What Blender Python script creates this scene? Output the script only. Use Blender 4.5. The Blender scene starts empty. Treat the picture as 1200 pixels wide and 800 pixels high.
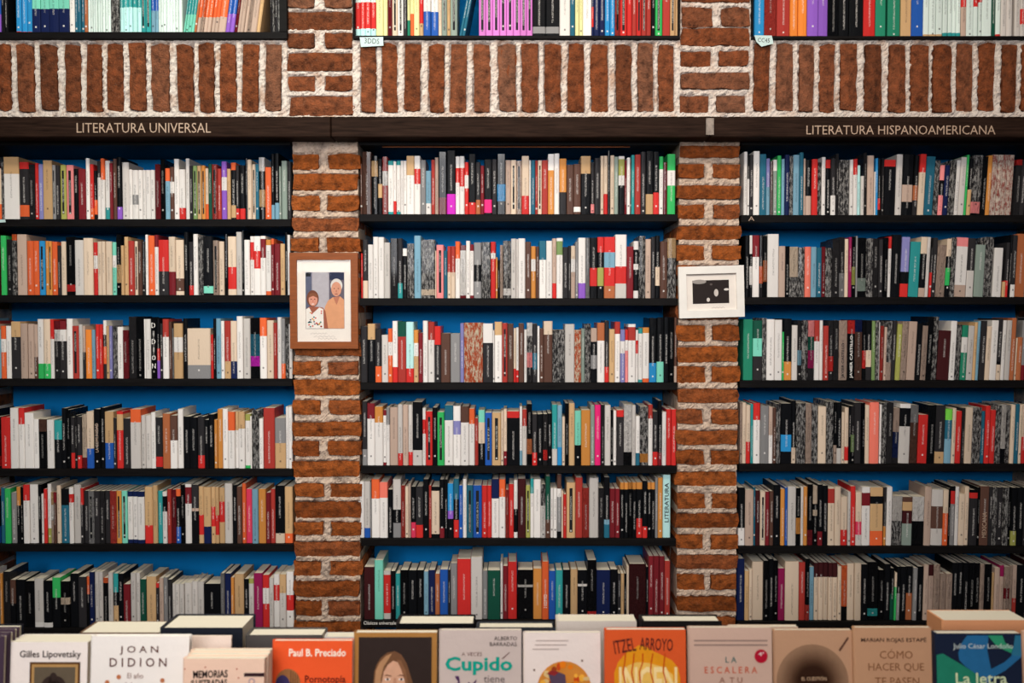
import bpy, bmesh, math, random, re
from mathutils import Vector, Matrix, noise
random.seed(7)
S = bpy.context.scene
COL = S.collection
rnd = random.random

# ------------------------------------------------------------------ camera
F = 1070.0                      # focal length in pixels of a 1200 x 800 frame
CAM = Vector((0.0, -3.2, 1.6))
PITCH = math.radians(1.9)
FW = Vector((0, math.cos(PITCH), -math.sin(PITCH)))
UP = Vector((0, math.sin(PITCH), math.cos(PITCH)))
cd = bpy.data.cameras.new('camera'); cam = bpy.data.objects.new('camera', cd); COL.objects.link(cam)
cam.location = CAM; cam.rotation_euler = (math.pi / 2 - PITCH, 0, 0)
cd.sensor_width = 36; cd.lens = 36 * F / 1200
cd.clip_start = 0.05; cd.clip_end = 50
cd.dof.use_dof = True; cd.dof.focus_distance = 3.2; cd.dof.aperture_fstop = 4.5
S.camera = cam

def P(x, y, Y=0.0):
    """the point of the plane at depth Y that the photograph shows at pixel (x, y)"""
    d = FW + Vector(((x - 600) / F, 0, 0)) + UP * ((400 - y) / F)
    return CAM + d * ((Y - CAM.y) / d.y)

# ------------------------------------------------------------------ light
S.view_settings.view_transform = 'Standard'
S.view_settings.look = 'None'
S.view_settings.gamma = 1
S.view_settings.use_curve_mapping = False
S.view_settings.exposure = 0.02
W = bpy.data.worlds.new('world'); S.world = W; W.use_nodes = True
W.node_tree.nodes['Background'].inputs[0].default_value = (0.55, 0.62, 0.72, 1)
W.node_tree.nodes['Background'].inputs[1].default_value = 0.07

def area(name, loc, target, sx, sy, power, col, spread=180):
    l = bpy.data.lights.new(name, 'AREA'); l.shape = 'RECTANGLE'; l.size = sx; l.size_y = sy
    l.energy = power; l.color = col
    l.spread = math.radians(spread)
    o = bpy.data.objects.new(name, l); COL.objects.link(o); o.location = loc
    o.rotation_euler = (Vector(target) - Vector(loc)).to_track_quat('-Z', 'Y').to_euler()
    return o
area('front_fill_light', (-0.4, -5.2, 2.6), (-0.1, 0, 1.8), 3.2, 1.3, 25, (0.97, 0.97, 1.0), 62)  # unseen soft fill added behind the camera to reach the blue panels
area('ceiling_lamp_light', (-0.2, -4.0, 3.1), (0, 0, 1.9), 2.6, 0.6, 9, (1.0, 0.93, 0.86), 80)
area('ceiling_spot_light', (0.0, -1.6, 3.5), (0, 0, 1.6), 3.2, 0.25, 38, (1.0, 0.84, 0.66))
area('ceiling_tube_light', (-0.9, -1.25, 3.4), (-0.8, -1.25, 0.8), 1.4, 0.2, 18, (0.84, 1.0, 0.90))
area('table_lamp_light', (-0.75, -2.9, 2.6), (-0.65, -1.5, 0.95), 0.5, 0.3, 2.2, (1.0, 0.92, 0.86), 70)

# ------------------------------------------------------------------ helpers
def link(o, parent=None):
    COL.objects.link(o)
    if parent is not None: o.parent = parent
    return o
def obj(name, me, parent=None, label=None, cat=None, group=None, kind=None):
    o = bpy.data.objects.new(name, me); link(o, parent)
    if label: o['label'] = label
    if cat: o['category'] = cat
    if group: o['group'] = group
    if kind: o['kind'] = kind
    return o
def empty(name, loc, label, cat, rot=(0, 0, 0), group=None):
    o = obj(name, None, None, label, cat, group); o.location = loc; o.rotation_euler = rot; o.empty_display_size = .05
    return o
def mesh(name, vs, fs, mats, mi=None, smooth=False):
    me = bpy.data.meshes.new(name); me.from_pydata([tuple(v) for v in vs], [], fs)
    for m in (mats if isinstance(mats, (list, tuple)) else [mats]): me.materials.append(m)
    if mi: me.polygons.foreach_set('material_index', mi)
    if smooth: me.polygons.foreach_set('use_smooth', [True] * len(me.polygons))
    me.update(); return me
def box(name, a, b, mat, bevel=0.0, seg=1):
    bm = bmesh.new(); bmesh.ops.create_cube(bm, size=1)
    a, b = Vector(a), Vector(b)
    for v in bm.verts: v.co = Vector([(a[i] + b[i]) / 2 + v.co[i] * (b[i] - a[i]) for i in range(3)])
    if bevel: bmesh.ops.bevel(bm, geom=list(bm.edges), offset=bevel, segments=seg, profile=.5, affect='EDGES')
    me = bpy.data.meshes.new(name); bm.to_mesh(me); bm.free(); me.materials.append(mat); return me
def lin(c): return tuple(((v / 255) / 12.92 if v / 255 <= .04045 else ((v / 255 + .055) / 1.055) ** 2.4) for v in c)

# ------------------------------------------------------------------ materials
class NT:
    def __init__(s, name):
        s.m = bpy.data.materials.new(name); s.m.use_nodes = True; s.t = s.m.node_tree
        s.b = s.t.nodes['Principled BSDF']
    def n(s, typ, **kw):
        n = s.t.nodes.new(typ)
        for k, v in kw.items(): setattr(n, k, v)
        return n
    def l(s, a, b): s.t.links.new(a, b)
    def put(s, sock, v):
        if hasattr(v, 'is_linked'): s.l(v, sock)
        else: sock.default_value = v
    def math(s, op, a, b=0.0, c=None):
        n = s.n('ShaderNodeMath', operation=op); s.put(n.inputs[0], a); s.put(n.inputs[1], b)
        if c is not None: s.put(n.inputs[2], c)
        return n.outputs[0]
    def mix(s, f, a, b, blend='MIX'):
        n = s.n('ShaderNodeMix', data_type='RGBA', blend_type=blend)
        s.put(n.inputs[0], f); s.put(n.inputs[6], a); s.put(n.inputs[7], b); return n.outputs[2]
    def noise(s, scale, detail=3, rough=.6, vec=None):
        n = s.n('ShaderNodeTexNoise'); n.inputs['Scale'].default_value = scale; n.inputs['Detail'].default_value = detail
        n.inputs['Roughness'].default_value = rough
        if vec is not None: s.l(vec, n.inputs['Vector'])
        return n.outputs[0]
    def ramp(s, f, stops):
        n = s.n('ShaderNodeValToRGB'); cr = n.color_ramp
        while len(cr.elements) < len(stops): cr.elements.new(.5)
        for e, (p, c) in zip(cr.elements, stops): e.position = p; e.color = (*c, 1)
        s.l(f, n.inputs[0]); return n.outputs[0]
    def bump(s, h, strength, dist):
        n = s.n('ShaderNodeBump'); n.inputs['Strength'].default_value = strength; n.inputs['Distance'].default_value = dist
        s.l(h, n.inputs['Height']); s.l(n.outputs[0], s.b.inputs['Normal'])

def simple(name, c, rough=.6, scale=30, var=.25, bump=0.0, bdist=.002, stretch=None, coat=0.0, metal=0.0, spec=.5):
    t = NT(name); base = lin(c)
    co = t.n('ShaderNodeTexCoord').outputs['Object']
    if stretch:
        mp = t.n('ShaderNodeMapping'); mp.inputs['Scale'].default_value = stretch; t.l(co, mp.inputs[0]); co = mp.outputs[0]
    nz = t.noise(scale, 4, .6, co)
    t.l(t.ramp(nz, [(.25, tuple(v * (1 - var) for v in base)), (.75, tuple(min(1, v * (1 + var)) for v in base))]), t.b.inputs['Base Color'])
    t.b.inputs['Roughness'].default_value = rough; t.b.inputs['Metallic'].default_value = metal
    t.b.inputs['Specular IOR Level'].default_value = spec
    t.b.inputs['Coat Weight'].default_value = coat; t.b.inputs['Coat Roughness'].default_value = .12
    if bump: t.bump(nz, bump, bdist)
    return t.m

def brick_mat(name, cols):
    t = NT(name); oi = t.n('ShaderNodeObjectInfo'); g = t.n('ShaderNodeNewGeometry').outputs['Position']
    big = t.noise(38, 5, .65, g); fine = t.noise(160, 4, .7, g)
    c = t.ramp(oi.outputs['Random'], [(0, lin(cols[0])), (.5, lin(cols[1])), (1, lin(cols[2]))])
    dark = t.mix(1.0, c, t.ramp(big, [(.30, (.30, .28, .28)), (.50, (.95, .95, .95)), (.70, (1.5, 1.4, 1.3))]), 'MULTIPLY')
    sp = t.ramp(fine, [(.58, (0, 0, 0)), (.74, (1, 1, 1))])
    dust = t.math('MULTIPLY', sp, .30)
    c2 = t.mix(dust, dark, (*lin((176, 142, 122)), 1))
    t.l(c2, t.b.inputs['Base Color']); t.b.inputs['Roughness'].default_value = .9
    t.b.inputs['Specular IOR Level'].default_value = .2
    t.bump(t.math('ADD', big, t.math('MULTIPLY', fine, .6)), 1.0, .016)
    return t.m
def mortar_mat(name, a, b, c):
    t = NT(name); g = t.n('ShaderNodeNewGeometry').outputs['Position']
    big = t.noise(14, 4, .6, g); fine = t.noise(130, 5, .75, g)
    col = t.ramp(big, [(.3, lin(a)), (.5, lin(b)), (.7, lin(c))])
    col = t.mix(1.0, col, t.ramp(fine, [(.30, (.30, .27, .25)), (.44, (.92, .92, .92)), (.8, (1.05, 1.05, 1.05))]), 'MULTIPLY')
    t.l(col, t.b.inputs['Base Color']); t.b.inputs['Roughness'].default_value = .95
    t.b.inputs['Specular IOR Level'].default_value = .15
    t.bump(fine, .8, .006)
    return t.m

M = {}
M['brick_low'] = brick_mat('brick_orange', [(138, 70, 28), (164, 87, 36), (146, 80, 46)])
M['brick_up'] = brick_mat('brick_red', [(108, 60, 36), (132, 70, 38), (130, 86, 64)])
M['mortar_low'] = mortar_mat('mortar_cream', (196, 168, 146), (216, 192, 172), (150, 132, 120))
M['mortar_up'] = mortar_mat('mortar_white', (206, 188, 176), (224, 212, 202), (190, 158, 138))
M['lintel'] = simple('dark_lintel_wood', (40, 27, 21), .6, 9, .6, .3, .002, (1, 6, 14), spec=.03)
M['shelf'] = simple('black_shelf_wood', (19, 17, 17), .5, 12, .4, .25, .0015, (1, 6, 10), spec=.05)
M['blue'] = simple('blue_back_panel', (0, 132, 206), .75, 3, .12, spec=.15)
M['dark'] = simple('dark_case_wood', (26, 23, 22), .55, 10, .4, .2, .001, (6, 6, 1))
M['paper'] = simple('page_paper', (226, 216, 196), .9, 6, .10, .3, .001, (1, 700, 1))
M['brass'] = simple('pale_lettering', (176, 148, 126), .5, 40, .12)
M['black_ink'] = simple('black_ink', (28, 24, 26), .5, 40, .1)
M['white_ink'] = simple('white_ink', (235, 230, 224), .5, 40, .05)
M['steel'] = simple('worn_steel', (120, 108, 98), .5, 60, .4, metal=.6)
M['tag'] = simple('pale_tag_card', (186, 208, 206), .7, 40, .06)
M['floor'] = simple('floor_wood', (96, 66, 44), .5, 8, .35, .1, .001, (1, 12, 1))
M['plaster'] = simple('dark_plaster', (70, 60, 54), .9, 6, .2)

def cover_mat(gloss=False):
    t = NT({0: 'printed_book_cover', 1: 'wrapped_book_cover', 2: 'shrink_wrapped_spine'}[int(gloss)])
    at = lambda n: t.n('ShaderNodeAttribute', attribute_name=n)
    col = at('tint').outputs['Color']; ink = at('ink').outputs['Color']
    bk = t.n('ShaderNodeSeparateXYZ'); t.l(at('bk').outputs['Vector'], bk.inputs[0])        # random, half width, height
    st = t.n('ShaderNodeSeparateXYZ'); t.l(at('sty').outputs['Vector'], st.inputs[0])       # pattern, label strip, spine flag
    uv = t.n('ShaderNodeSeparateXYZ'); t.l(at('sp').outputs['Vector'], uv.inputs[0])        # across, height along the spine
    R, HW, H = bk.outputs; PAT, LAB, SPN = st.outputs; X, Z = uv.outputs[0], uv.outputs[1]
    v = t.math('DIVIDE', Z, H)
    ax = t.math('ABSOLUTE', X)
    cmb = t.n('ShaderNodeCombineXYZ'); t.l(X, cmb.inputs[0]); t.l(Z, cmb.inputs[1]); t.l(t.math('MULTIPLY_ADD', R, 37.0, uv.outputs[2]), cmb.inputs[2])
    vec = cmb.outputs[0]
    # mottled print; on dark grey spines also painted plastic-wrap glints
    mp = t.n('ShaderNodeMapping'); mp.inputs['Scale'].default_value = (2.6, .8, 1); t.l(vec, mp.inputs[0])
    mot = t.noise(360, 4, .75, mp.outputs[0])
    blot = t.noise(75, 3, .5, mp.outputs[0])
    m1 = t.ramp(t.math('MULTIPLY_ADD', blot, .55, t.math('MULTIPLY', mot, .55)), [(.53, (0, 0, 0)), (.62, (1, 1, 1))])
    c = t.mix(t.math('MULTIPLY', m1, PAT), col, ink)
    # dark vertical label strip
    strip = t.math('MULTIPLY', t.math('LESS_THAN', ax, t.math('MULTIPLY', HW, .36)),
                   t.math('MULTIPLY', t.math('GREATER_THAN', v, .1), t.math('LESS_THAN', v, .9)))
    strip = t.math('MULTIPLY', strip, LAB)
    c = t.mix(strip, c, (.018, .018, .02, 1))
    # lines of small unreadable print
    mp2 = t.n('ShaderNodeMapping'); mp2.inputs['Scale'].default_value = (330, 620, 1); t.l(vec, mp2.inputs[0])
    gl = t.noise(1.0, 1, .5, mp2.outputs[0])
    glyph = t.ramp(gl, [(.46, (0, 0, 0)), (.54, (1, 1, 1))])
    lw = t.math('MINIMUM', t.math('MULTIPLY', HW, .36), .0032)
    v0 = t.math('MULTIPLY_ADD', R, .45, .08); v1 = t.math('MULTIPLY_ADD', R, .25, .62)
    line = t.math('MULTIPLY', t.math('LESS_THAN', ax, lw), t.math('MULTIPLY', t.math('GREATER_THAN', v, v0), t.math('LESS_THAN', v, v1)))
    txt = t.math('MULTIPLY', t.math('MULTIPLY', line, glyph), SPN)
    logo = t.math('MULTIPLY', t.math('LESS_THAN', ax, .0028), t.math('MULTIPLY', t.math('GREATER_THAN', Z, t.math('MULTIPLY_ADD', R, .03, .006)), t.math('LESS_THAN', Z, t.math('MULTIPLY_ADD', R, .03, .012))))
    logo = t.math('MULTIPLY', t.math('MULTIPLY', logo, SPN), t.math('GREATER_THAN', t.math('FRACT', t.math('MULTIPLY', R, 7.3)), .6))
    txt = t.math('MAXIMUM', t.math('MULTIPLY', txt, .42), t.math('MULTIPLY', logo, .7))
    inkc = t.mix(strip, ink, (.7, .68, .62, 1))
    c = t.mix(txt, c, inkc)
    t.l(c, t.b.inputs['Base Color'])
    t.b.inputs['Roughness'].default_value = .3 if not gloss else .25
    t.b.inputs['Specular IOR Level'].default_value = .3 if gloss == 1 else .04
    if gloss: t.b.inputs['Coat Weight'].default_value = .9 if gloss == 1 else .22; t.b.inputs['Coat Roughness'].default_value = .06
    wr = t.noise({0: 60, 1: 22, 2: 75}[int(gloss)], 4, .7, mp.outputs[0])
    t.bump(wr, .35 if gloss != 2 else 1.0, {0: .003, 1: .006, 2: .02}[int(gloss)])
    return t.m
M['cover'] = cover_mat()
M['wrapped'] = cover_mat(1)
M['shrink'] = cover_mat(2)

# ------------------------------------------------------------------ bricks and mortar
def rough_block(name, w, d, h, mat, seed, nx, nz, jx, jz):
    """brick with broken edges, centred in x and z, face at y = 0"""
    r = random.Random(seed); vs = []; fs = []
    # front grid + rim + back
    def P2(i, k): return (i / nx - .5) * w, (k / nz - .5) * h
    for k in range(nz + 1):
        for i in range(nx + 1):
            x, z = P2(i, k); e = i in (0, nx) or k in (0, nz)
            c = .014 if (i in (0, nx) and k in (0, nz)) else 0
            vs.append((x * (1 - c) + r.uniform(-jx, jx), (r.uniform(.001, .007) if e else r.uniform(-.005, .003)), z * (1 - 2 * c) + r.uniform(-jz, jz)))
    n = (nx + 1) * (nz + 1)
    ring = [i for i in range(nx + 1)] + [k * (nx + 1) + nx for k in range(1, nz + 1)] + \
           [nz * (nx + 1) + i for i in range(nx - 1, -1, -1)] + [k * (nx + 1) for k in range(nz - 1, 0, -1)]
    for q in ring:
        x, y, z = vs[q]; vs.append((x + math.copysign(.002, x), .018, z + math.copysign(.002, z)))
    b = len(vs); L = len(ring)
    for q in ring:
        x, y, z = vs[q]; vs.append((x, d, z))
    for k in range(nz):
        for i in range(nx):
            a = k * (nx + 1) + i; fs.append((a, a + 1, a + nx + 2, a + nx + 1))
    for i in range(L):
        i2 = (i + 1) % L
        fs.append((ring[i2], ring[i], n + i, n + i2)); fs.append((n + i2, n + i, b + i, b + i2))
    fs.append(tuple(b + i for i in range(L)))
    return mesh(name, vs, fs, mat)
VAR = {}
def brick(parent, x0, x1, z0, z1, Y, d, mat, nx, nz):
    k = (mat, nx, nz, round(d, 3)); 
    if k not in VAR:
        VAR[k] = [rough_block('brick', 1, d, 1, M[mat], 100 + s, nx, nz, .07 if nz > nx else .035 if nx == 3 else .022, .02 if nz > nx else .075) for s in range(8)]
    w, h = x1 - x0, z1 - z0
    o = obj('brick', random.choice(VAR[k]), parent)
    o.location = ((x0 + x1) / 2, Y + random.uniform(-.004, .003), (z0 + z1) / 2)
    o.rotation_euler = (0, random.uniform(-.008, .008), 0); o.scale = (w, 1, h)
    return o
def mortar(name, x0, x1, z0, z1, Y, depth, rects, mat, step=.006, label=None):
    """rough mortar body; sinks behind each brick, swells in the joints"""
    nx = max(2, int((x1 - x0) / step)); nz = max(2, int((z1 - z0) / step)); vs = []; fs = []
    for k in range(nz + 1):
        z = z0 + (z1 - z0) * k / nz
        near = [q for q in rects if q[2] - .01 < z < q[3] + .01]
        for i in range(nx + 1):
            x = x0 + (x1 - x0) * i / nx
            ins = -1.0
            for (a, b, c, d) in near:
                ins = max(ins, min(x - a, b - x, z - c, d - z))
            nz1 = noise.noise((x * 60, z * 60, Y * 3)) * .5 + noise.noise((x * 150, 4.2, z * 150)) * .4
            y = Y + .003 + .012 * nz1
            e = ins - .005 * noise.noise((x * 80, 7.7, z * 80)) + .0035
            if e > 0: y += min(.02, e * 2.2)
            vs.append((x, y, z))
    for k in range(nz):
        for i in range(nx):
            a = k * (nx + 1) + i; fs.append((a, a + 1, a + nx + 2, a + nx + 1))
    n = len(vs)
    ring = [i for i in range(nx + 1)] + [k * (nx + 1) + nx for k in range(1, nz + 1)] + \
           [nz * (nx + 1) + i for i in range(nx - 1, -1, -1)] + [k * (nx + 1) for k in range(nz - 1, 0, -1)]
    for q in ring: vs.append((vs[q][0], Y + depth, vs[q][2]))
    L = len(ring)
    for i in range(L):
        i2 = (i + 1) % L; fs.append((ring[i2], ring[i], n + i, n + i2))
    fs.append(tuple(n + i for i in range(L)))
    return obj(name, mesh(name, vs, fs, M[mat], smooth=False), kind='structure', label=label)

BACK = .30          # depth of the niches
UY = -.085          # face of the wall above the lintel
ZFLOOR = 0.0

def courses_left():
    L = [('h', 180.6, 198), ('s', 203.9, 222.8), ('h', 229.4, 246.8), ('s', 255.3, 270.2), ('h', 278.7, 294.6), ('s', 302, 319), ('h', 325, 342),
         ('s', 349, 366), ('h', 375, 392), ('s', 400, 417), ('h', 423.8, 439.3), ('s', 445, 463.3), ('h', 469, 485), ('s', 494.5, 510.4),
         ('h', 516.8, 533.8), ('s', 540.2, 558.2), ('h', 567, 582), ('s', 587.8, 606.3), ('h', 612, 627), ('s', 635, 651.4), ('h', 658.3, 674.5),
         ('s', 681.4, 698.3), ('h', 704.6, 722), ('s', 729, 745), ('h', 752, 768), ('s', 776, 792), ('h', 800, 816)]
    return L
def courses_right():
    return [('s', 170.5, 184.5), ('h', 191.9, 208.8), ('s', 217.5, 233), ('h', 240, 256), ('s', 264.5, 280.2), ('h', 287.5, 304.4), ('s', 311, 328),
            ('h', 335, 351), ('s', 358, 374), ('h', 381, 399), ('s', 406, 423.5), ('h', 429.6, 448), ('s', 456, 472), ('h', 479.8, 496.6),
            ('s', 504.5, 520.5), ('h', 528, 544), ('s', 553, 569), ('h', 578.5, 595), ('s', 602, 618), ('h', 627, 643), ('s', 651, 666.5),
            ('h', 673.5, 691), ('s', 699, 716), ('h', 723, 739), ('s', 746, 762), ('h', 770, 786), ('s', 794, 810)]
def pillar(name, px0, px1, courses, label, split=.47):
    x0 = P(px0, 450).x; x1 = P(px1, 450).x
    rects = []; spec = []
    for kind, ya, yb in courses:
        z1, z0 = P(600, ya).z, P(600, yb).z
        e = lambda: random.uniform(-.006, .005)
        if kind == 's':
            spec.append((x0 + e(), x1 + e(), z0, z1, 5, 2))
        else:
            m = x0 + (x1 - x0) * (split + random.uniform(-.03, .03)); g = random.uniform(.011, .018)
            spec.append((x0 + e(), m - g, z0, z1, 3, 2)); spec.append((m + g, x1 + e(), z0, z1, 3, 2))
    rects = [s[:4] for s in spec]
    ztop = P(600, 162).z
    w = mortar(name, x0 + .004, x1 - .004, P(600, 830).z, ztop, 0, BACK + .02, rects, 'mortar_low', label=label)
    for (a, b, c, d, nx, nz) in spec:
        brick(w, a, b, c, d, 0, .125, 'brick_low', nx, nz)
    for kind, ya, yb in courses:      # second layer towards the wall shows in the niche sides
        brick(w, x0, x1, P(600, yb).z, P(600, ya).z, .15, .14, 'brick_low', 5, 2)
    box_me = box('pillar_base', (x0 + .004, .002, ZFLOOR), (x1 - .004, BACK + .02, P(600, 830).z), M['mortar_low'])
    obj('pillar_base', box_me, w)
    return w
PX = [(-122, -40), (343.5, 422), (793.5, 866), (1244, 1322)]
pillar('wall_pillar_far_left', *PX[0], courses_left(), 'brick pillar at the far left edge')
pillar('wall_pillar_left', *PX[1], courses_left(), 'orange brick pillar carrying the brown framed photograph')
pillar('wall_pillar_right', *PX[2], courses_right(), 'orange brick pillar carrying the white framed picture', .5)
pillar('wall_pillar_far_right', *PX[3], courses_right(), 'brick pillar at the far right edge')

# wall above the lintel: soldier courses between short pillars
def upper():
    sc = .325
    L = [(-88, -35), (-10, 35), (62, 120), (145, 205), (232, 287), (310, 365), (386, 440), (467, 523), (545, 608), (638, 695), (717, 770), (795, 848), (873, 930), (957, 1012)]
    Mi = [(285, 338), (362, 415), (443, 500), (532, 585), (608, 665), (692, 750), (782, 842), (867, 925), (950, 1005)]
    M2 = [(-40, 14), (36, 90), (118, 175), (203, 258), (286, 345), (375, 430), (455, 508), (530, 583)]
    Rr = [(105, 160), (187, 243), (267, 318), (342, 395), (418, 475), (505, 562), (593, 648), (672, 735), (750, 815), (838, 893), (917, 972), (1000, 1050), (1072, 1130), (1152, 1208)]
    cols = [(a * sc, b * sc) for a, b in L] + [(330 + a * sc, 330 + b * sc) for a, b in Mi] + [(600 + a * sc, 600 + b * sc) for a, b in M2] + [(850 + a * sc, 850 + b * sc) for a, b in Rr]
    spec = []
    for a, b in cols:
        a -= .3; b += .3
        za, zb = P(600, 131 + random.uniform(-2, 1), UY).z, P(600, 51 + random.uniform(-1, 1), UY).z
        spec.append((P(a, 92, UY).x, P(b, 92, UY).x, za, zb, 2, 5))
    def add(x0, y0, s, rows):
        for ya, yb, *xs in rows:
            for a, b in xs:
                spec.append((P(x0 + a * s, 70, UY).x, P(x0 + b * s, 70, UY).x, P(600, y0 + yb * s, UY).z, P(600, y0 + ya * s, UY).z, 5 if b - a > 250 else 3, 2))
    h1 = [(55, 192), (248, 388)]; s1 = [(50, 390)]
    add(325, 0, .225, [(-380, -295, *s1), (-275, -190, *h1), (-165, -80, *s1), (-60, 40, *h1), (57, 150, *s1), (172, 250, *h1), (275, 366, *s1), (395, 470, *h1), (500, 597, (60, 398))])
    h2 = [(85, 243), (290, 438)]; s2 = [(82, 436)]
    add(780, 0, .225, [(-390, -305, *h2), (-285, -200, *s2), (-180, -95, *h2), (-75, 8, *s2), (38, 135, *h2), (143, 235, *s2), (265, 342, (80, 235), (278, 430)), (380, 462, *s2), (497, 582, (75, 225), (268, 417))])
    return spec
usp = upper()
ZU0 = P(600, 136.5, UY).z
band_top = P(600, 47, UY).z
def upper_piece(name, pa, pb, z1, label):
    a, b = P(pa, 70, UY).x, P(pb, 70, UY).x
    sp = [s for s in usp if a - .002 <= (s[0] + s[1]) / 2 < b - .002 and s[3] < z1 + .02]
    w = mortar(name, a, b, ZU0, z1, UY, BACK - UY, [s[:4] for s in sp], 'mortar_up', label=label)
    for s in sp: brick(w, s[0], s[1], s[2], s[3], UY, .09, 'brick_up', s[4], s[5])
ZT = P(600, -72, UY).z
upper_piece('wall_upper_left', -45, 336, band_top, 'row of upright bricks under the top left case')
upper_piece('wall_upper_pillar_left', 336, 413, ZT, 'short brick pillar above the lintel, left')
upper_piece('wall_upper_middle', 413, 797, band_top, 'row of upright bricks under the top middle case')
upper_piece('wall_upper_pillar_right', 797, 880, ZT, 'short brick pillar above the lintel, right')
upper_piece('wall_upper_right', 880, 1248, band_top, 'row of upright bricks under the top right case')

# back wall and floor
obj('wall_back', box('wall_back', (-3.0, BACK + .03, 0), (3.0, BACK + .10, ZT + .05), M['plaster']), kind='structure')
obj('floor', box('floor', (-3.0, -6.5, -.05), (3.0, BACK + .10, 0), M['floor']), kind='structure')

# lintel beams
zb0, zb1 = P(600, 160.5, UY - .006).z, P(600, 137, UY - .006).z
seams = [-60, 388, 832, 1265]
for i in range(3):
    a, b = P(seams[i] + .4, 150, UY).x, P(seams[i + 1] - .4, 150, UY).x
    t = obj('trim_%d' % (i + 1), box('lintel', (a, UY - .006 + .002 * (i % 2), zb0), (b, BACK + .02, zb1), M['lintel'], .003), kind='structure')
    if i == 1:
        c = P(832, 150, UY)
        obj('strap', box('strap', (c.x - .016, UY - .010, zb0 + .006), (c.x + .012, UY - .0058, zb1 - .004), M['steel'], .001), t)
# black soffit boards that close the niches below the lintel
NICHE = [(-40, 343.5), (422, 793.5), (866, 1244)]
def text_mesh(s, size, mat, ext=.0008, offset=0.0, sx=1.0, align='LEFT', space=1.0):
    cu = bpy.data.curves.new('lettering', 'FONT'); cu.body = s; cu.size = size; cu.extrude = ext; cu.offset = offset; cu.align_x = align
    cu.space_character = space; cu.resolution_u = 2
    o = bpy.data.objects.new('lettering', cu); COL.objects.link(o)
    dg = bpy.context.evaluated_depsgraph_get()
    me = bpy.data.meshes.new_from_object(o.evaluated_get(dg))
    bpy.data.objects.remove(o); me.materials.clear(); me.materials.append(mat)
    for v in me.vertices: v.co = Vector((v.co.x * sx, -v.co.z, v.co.y))     # stands up facing -y
    return me
def fit_text(s, w, h, mat, offset=0.0, ext=.0008, space=1.0):
    """lettering of exactly w x h, lower left corner at the origin, facing -y"""
    me = text_mesh(s, .1, mat, ext, offset, space=space)
    xs = [v.co.x for v in me.vertices]; zs = [v.co.z for v in me.vertices]
    x0, z0 = min(xs), min(zs); kx = w / (max(xs) - x0); kz = h / (max(zs) - z0)
    for v in me.vertices: v.co = Vector(((v.co.x - x0) * kx, v.co.y, (v.co.z - z0) * kz))
    return me
def sign(s, px0, px1, py0, py1, Y, parent, mat='brass', name='lettering', offset=-.0006):
    a = P(px0, py1, Y); b = P(px1, py0, Y)
    me = fit_text(s, b.x - a.x, b.z - a.z, M[mat], offset)
    o = obj(name, me, parent); o.location = (a.x, Y, a.z); return o
beams = {o.name: o for o in COL.objects if o.name.startswith('trim_')}
sign('LITERATURA UNIVERSAL', 90, 247, 144, 155.5, UY - .0072, beams['trim_1'])
sign('LITERATURA HISPANOAMERICANA', 945, 1166.5, 147, 157.5, UY - .0072, beams['trim_3'])

# ------------------------------------------------------------------ shelving
SH = {0: [256.8, 345.6, 443.6, 549, 637, 735.5], 1: [251, 349.3, 448, 545.5, 630.5, 726], 2: [252, 348, 445.5, 543.3, 639.5, 727.3]}
TOP = [37.3, 41.5, 42.0]
BAY = ['left', 'middle', 'right']
BAYTXT = ['left bay under the first sign', 'middle bay', 'right bay under the second sign']
ORD = ['first', 'second', 'third', 'fourth', 'fifth', 'sixth']
ZSH = {}
for b in range(3):
    a, c = P(NICHE[b][0], 450).x + .0015, P(NICHE[b][1], 450).x - .0015
    obj('back_panel', box('back_panel', (a, BACK, P(600, 830).z), (c, BACK + .018, zb0 - .002), M['blue']), None,
        'blue painted panel behind the books of the %s bay' % BAY[b], 'panel', 'blue back panels')
    obj('soffit_board', box('soffit_board', (a, -.004, zb0 - .012), (c, BACK - .002, zb0 - .001), M['shelf'], .001), None,
        'black board closing the top of the %s bay under the lintel' % BAY[b], 'board', 'soffit boards')
    for r in range(6):
        z = P(600, SH[b][r], 0).z; ZSH[b, r] = z
        o = obj('shelf_board', box('shelf_board', (a, -.006, z - .026), (c, BACK - .002, z), M['shelf'], .0015), None,
                'black wooden shelf board, %s from the lintel, %s bay' % (ORD[r], BAY[b]), 'shelf', 'black shelf boards')
        if (b, r) == (2, 0): sign('A', 877, 884, 253.6, 258.6, -.0068, o)
        if (b, r) == (1, 5): sign('Clásicos universales', 426, 466, 727.6, 731.6, -.0068, o, 'white_ink', offset=.0004)
obj('wall_plinth', box('wall_plinth', (P(-40, 450).x, .0, 0), (P(1244, 450).x, BACK, P(600, 830).z), M['shelf']), kind='structure')
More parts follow.
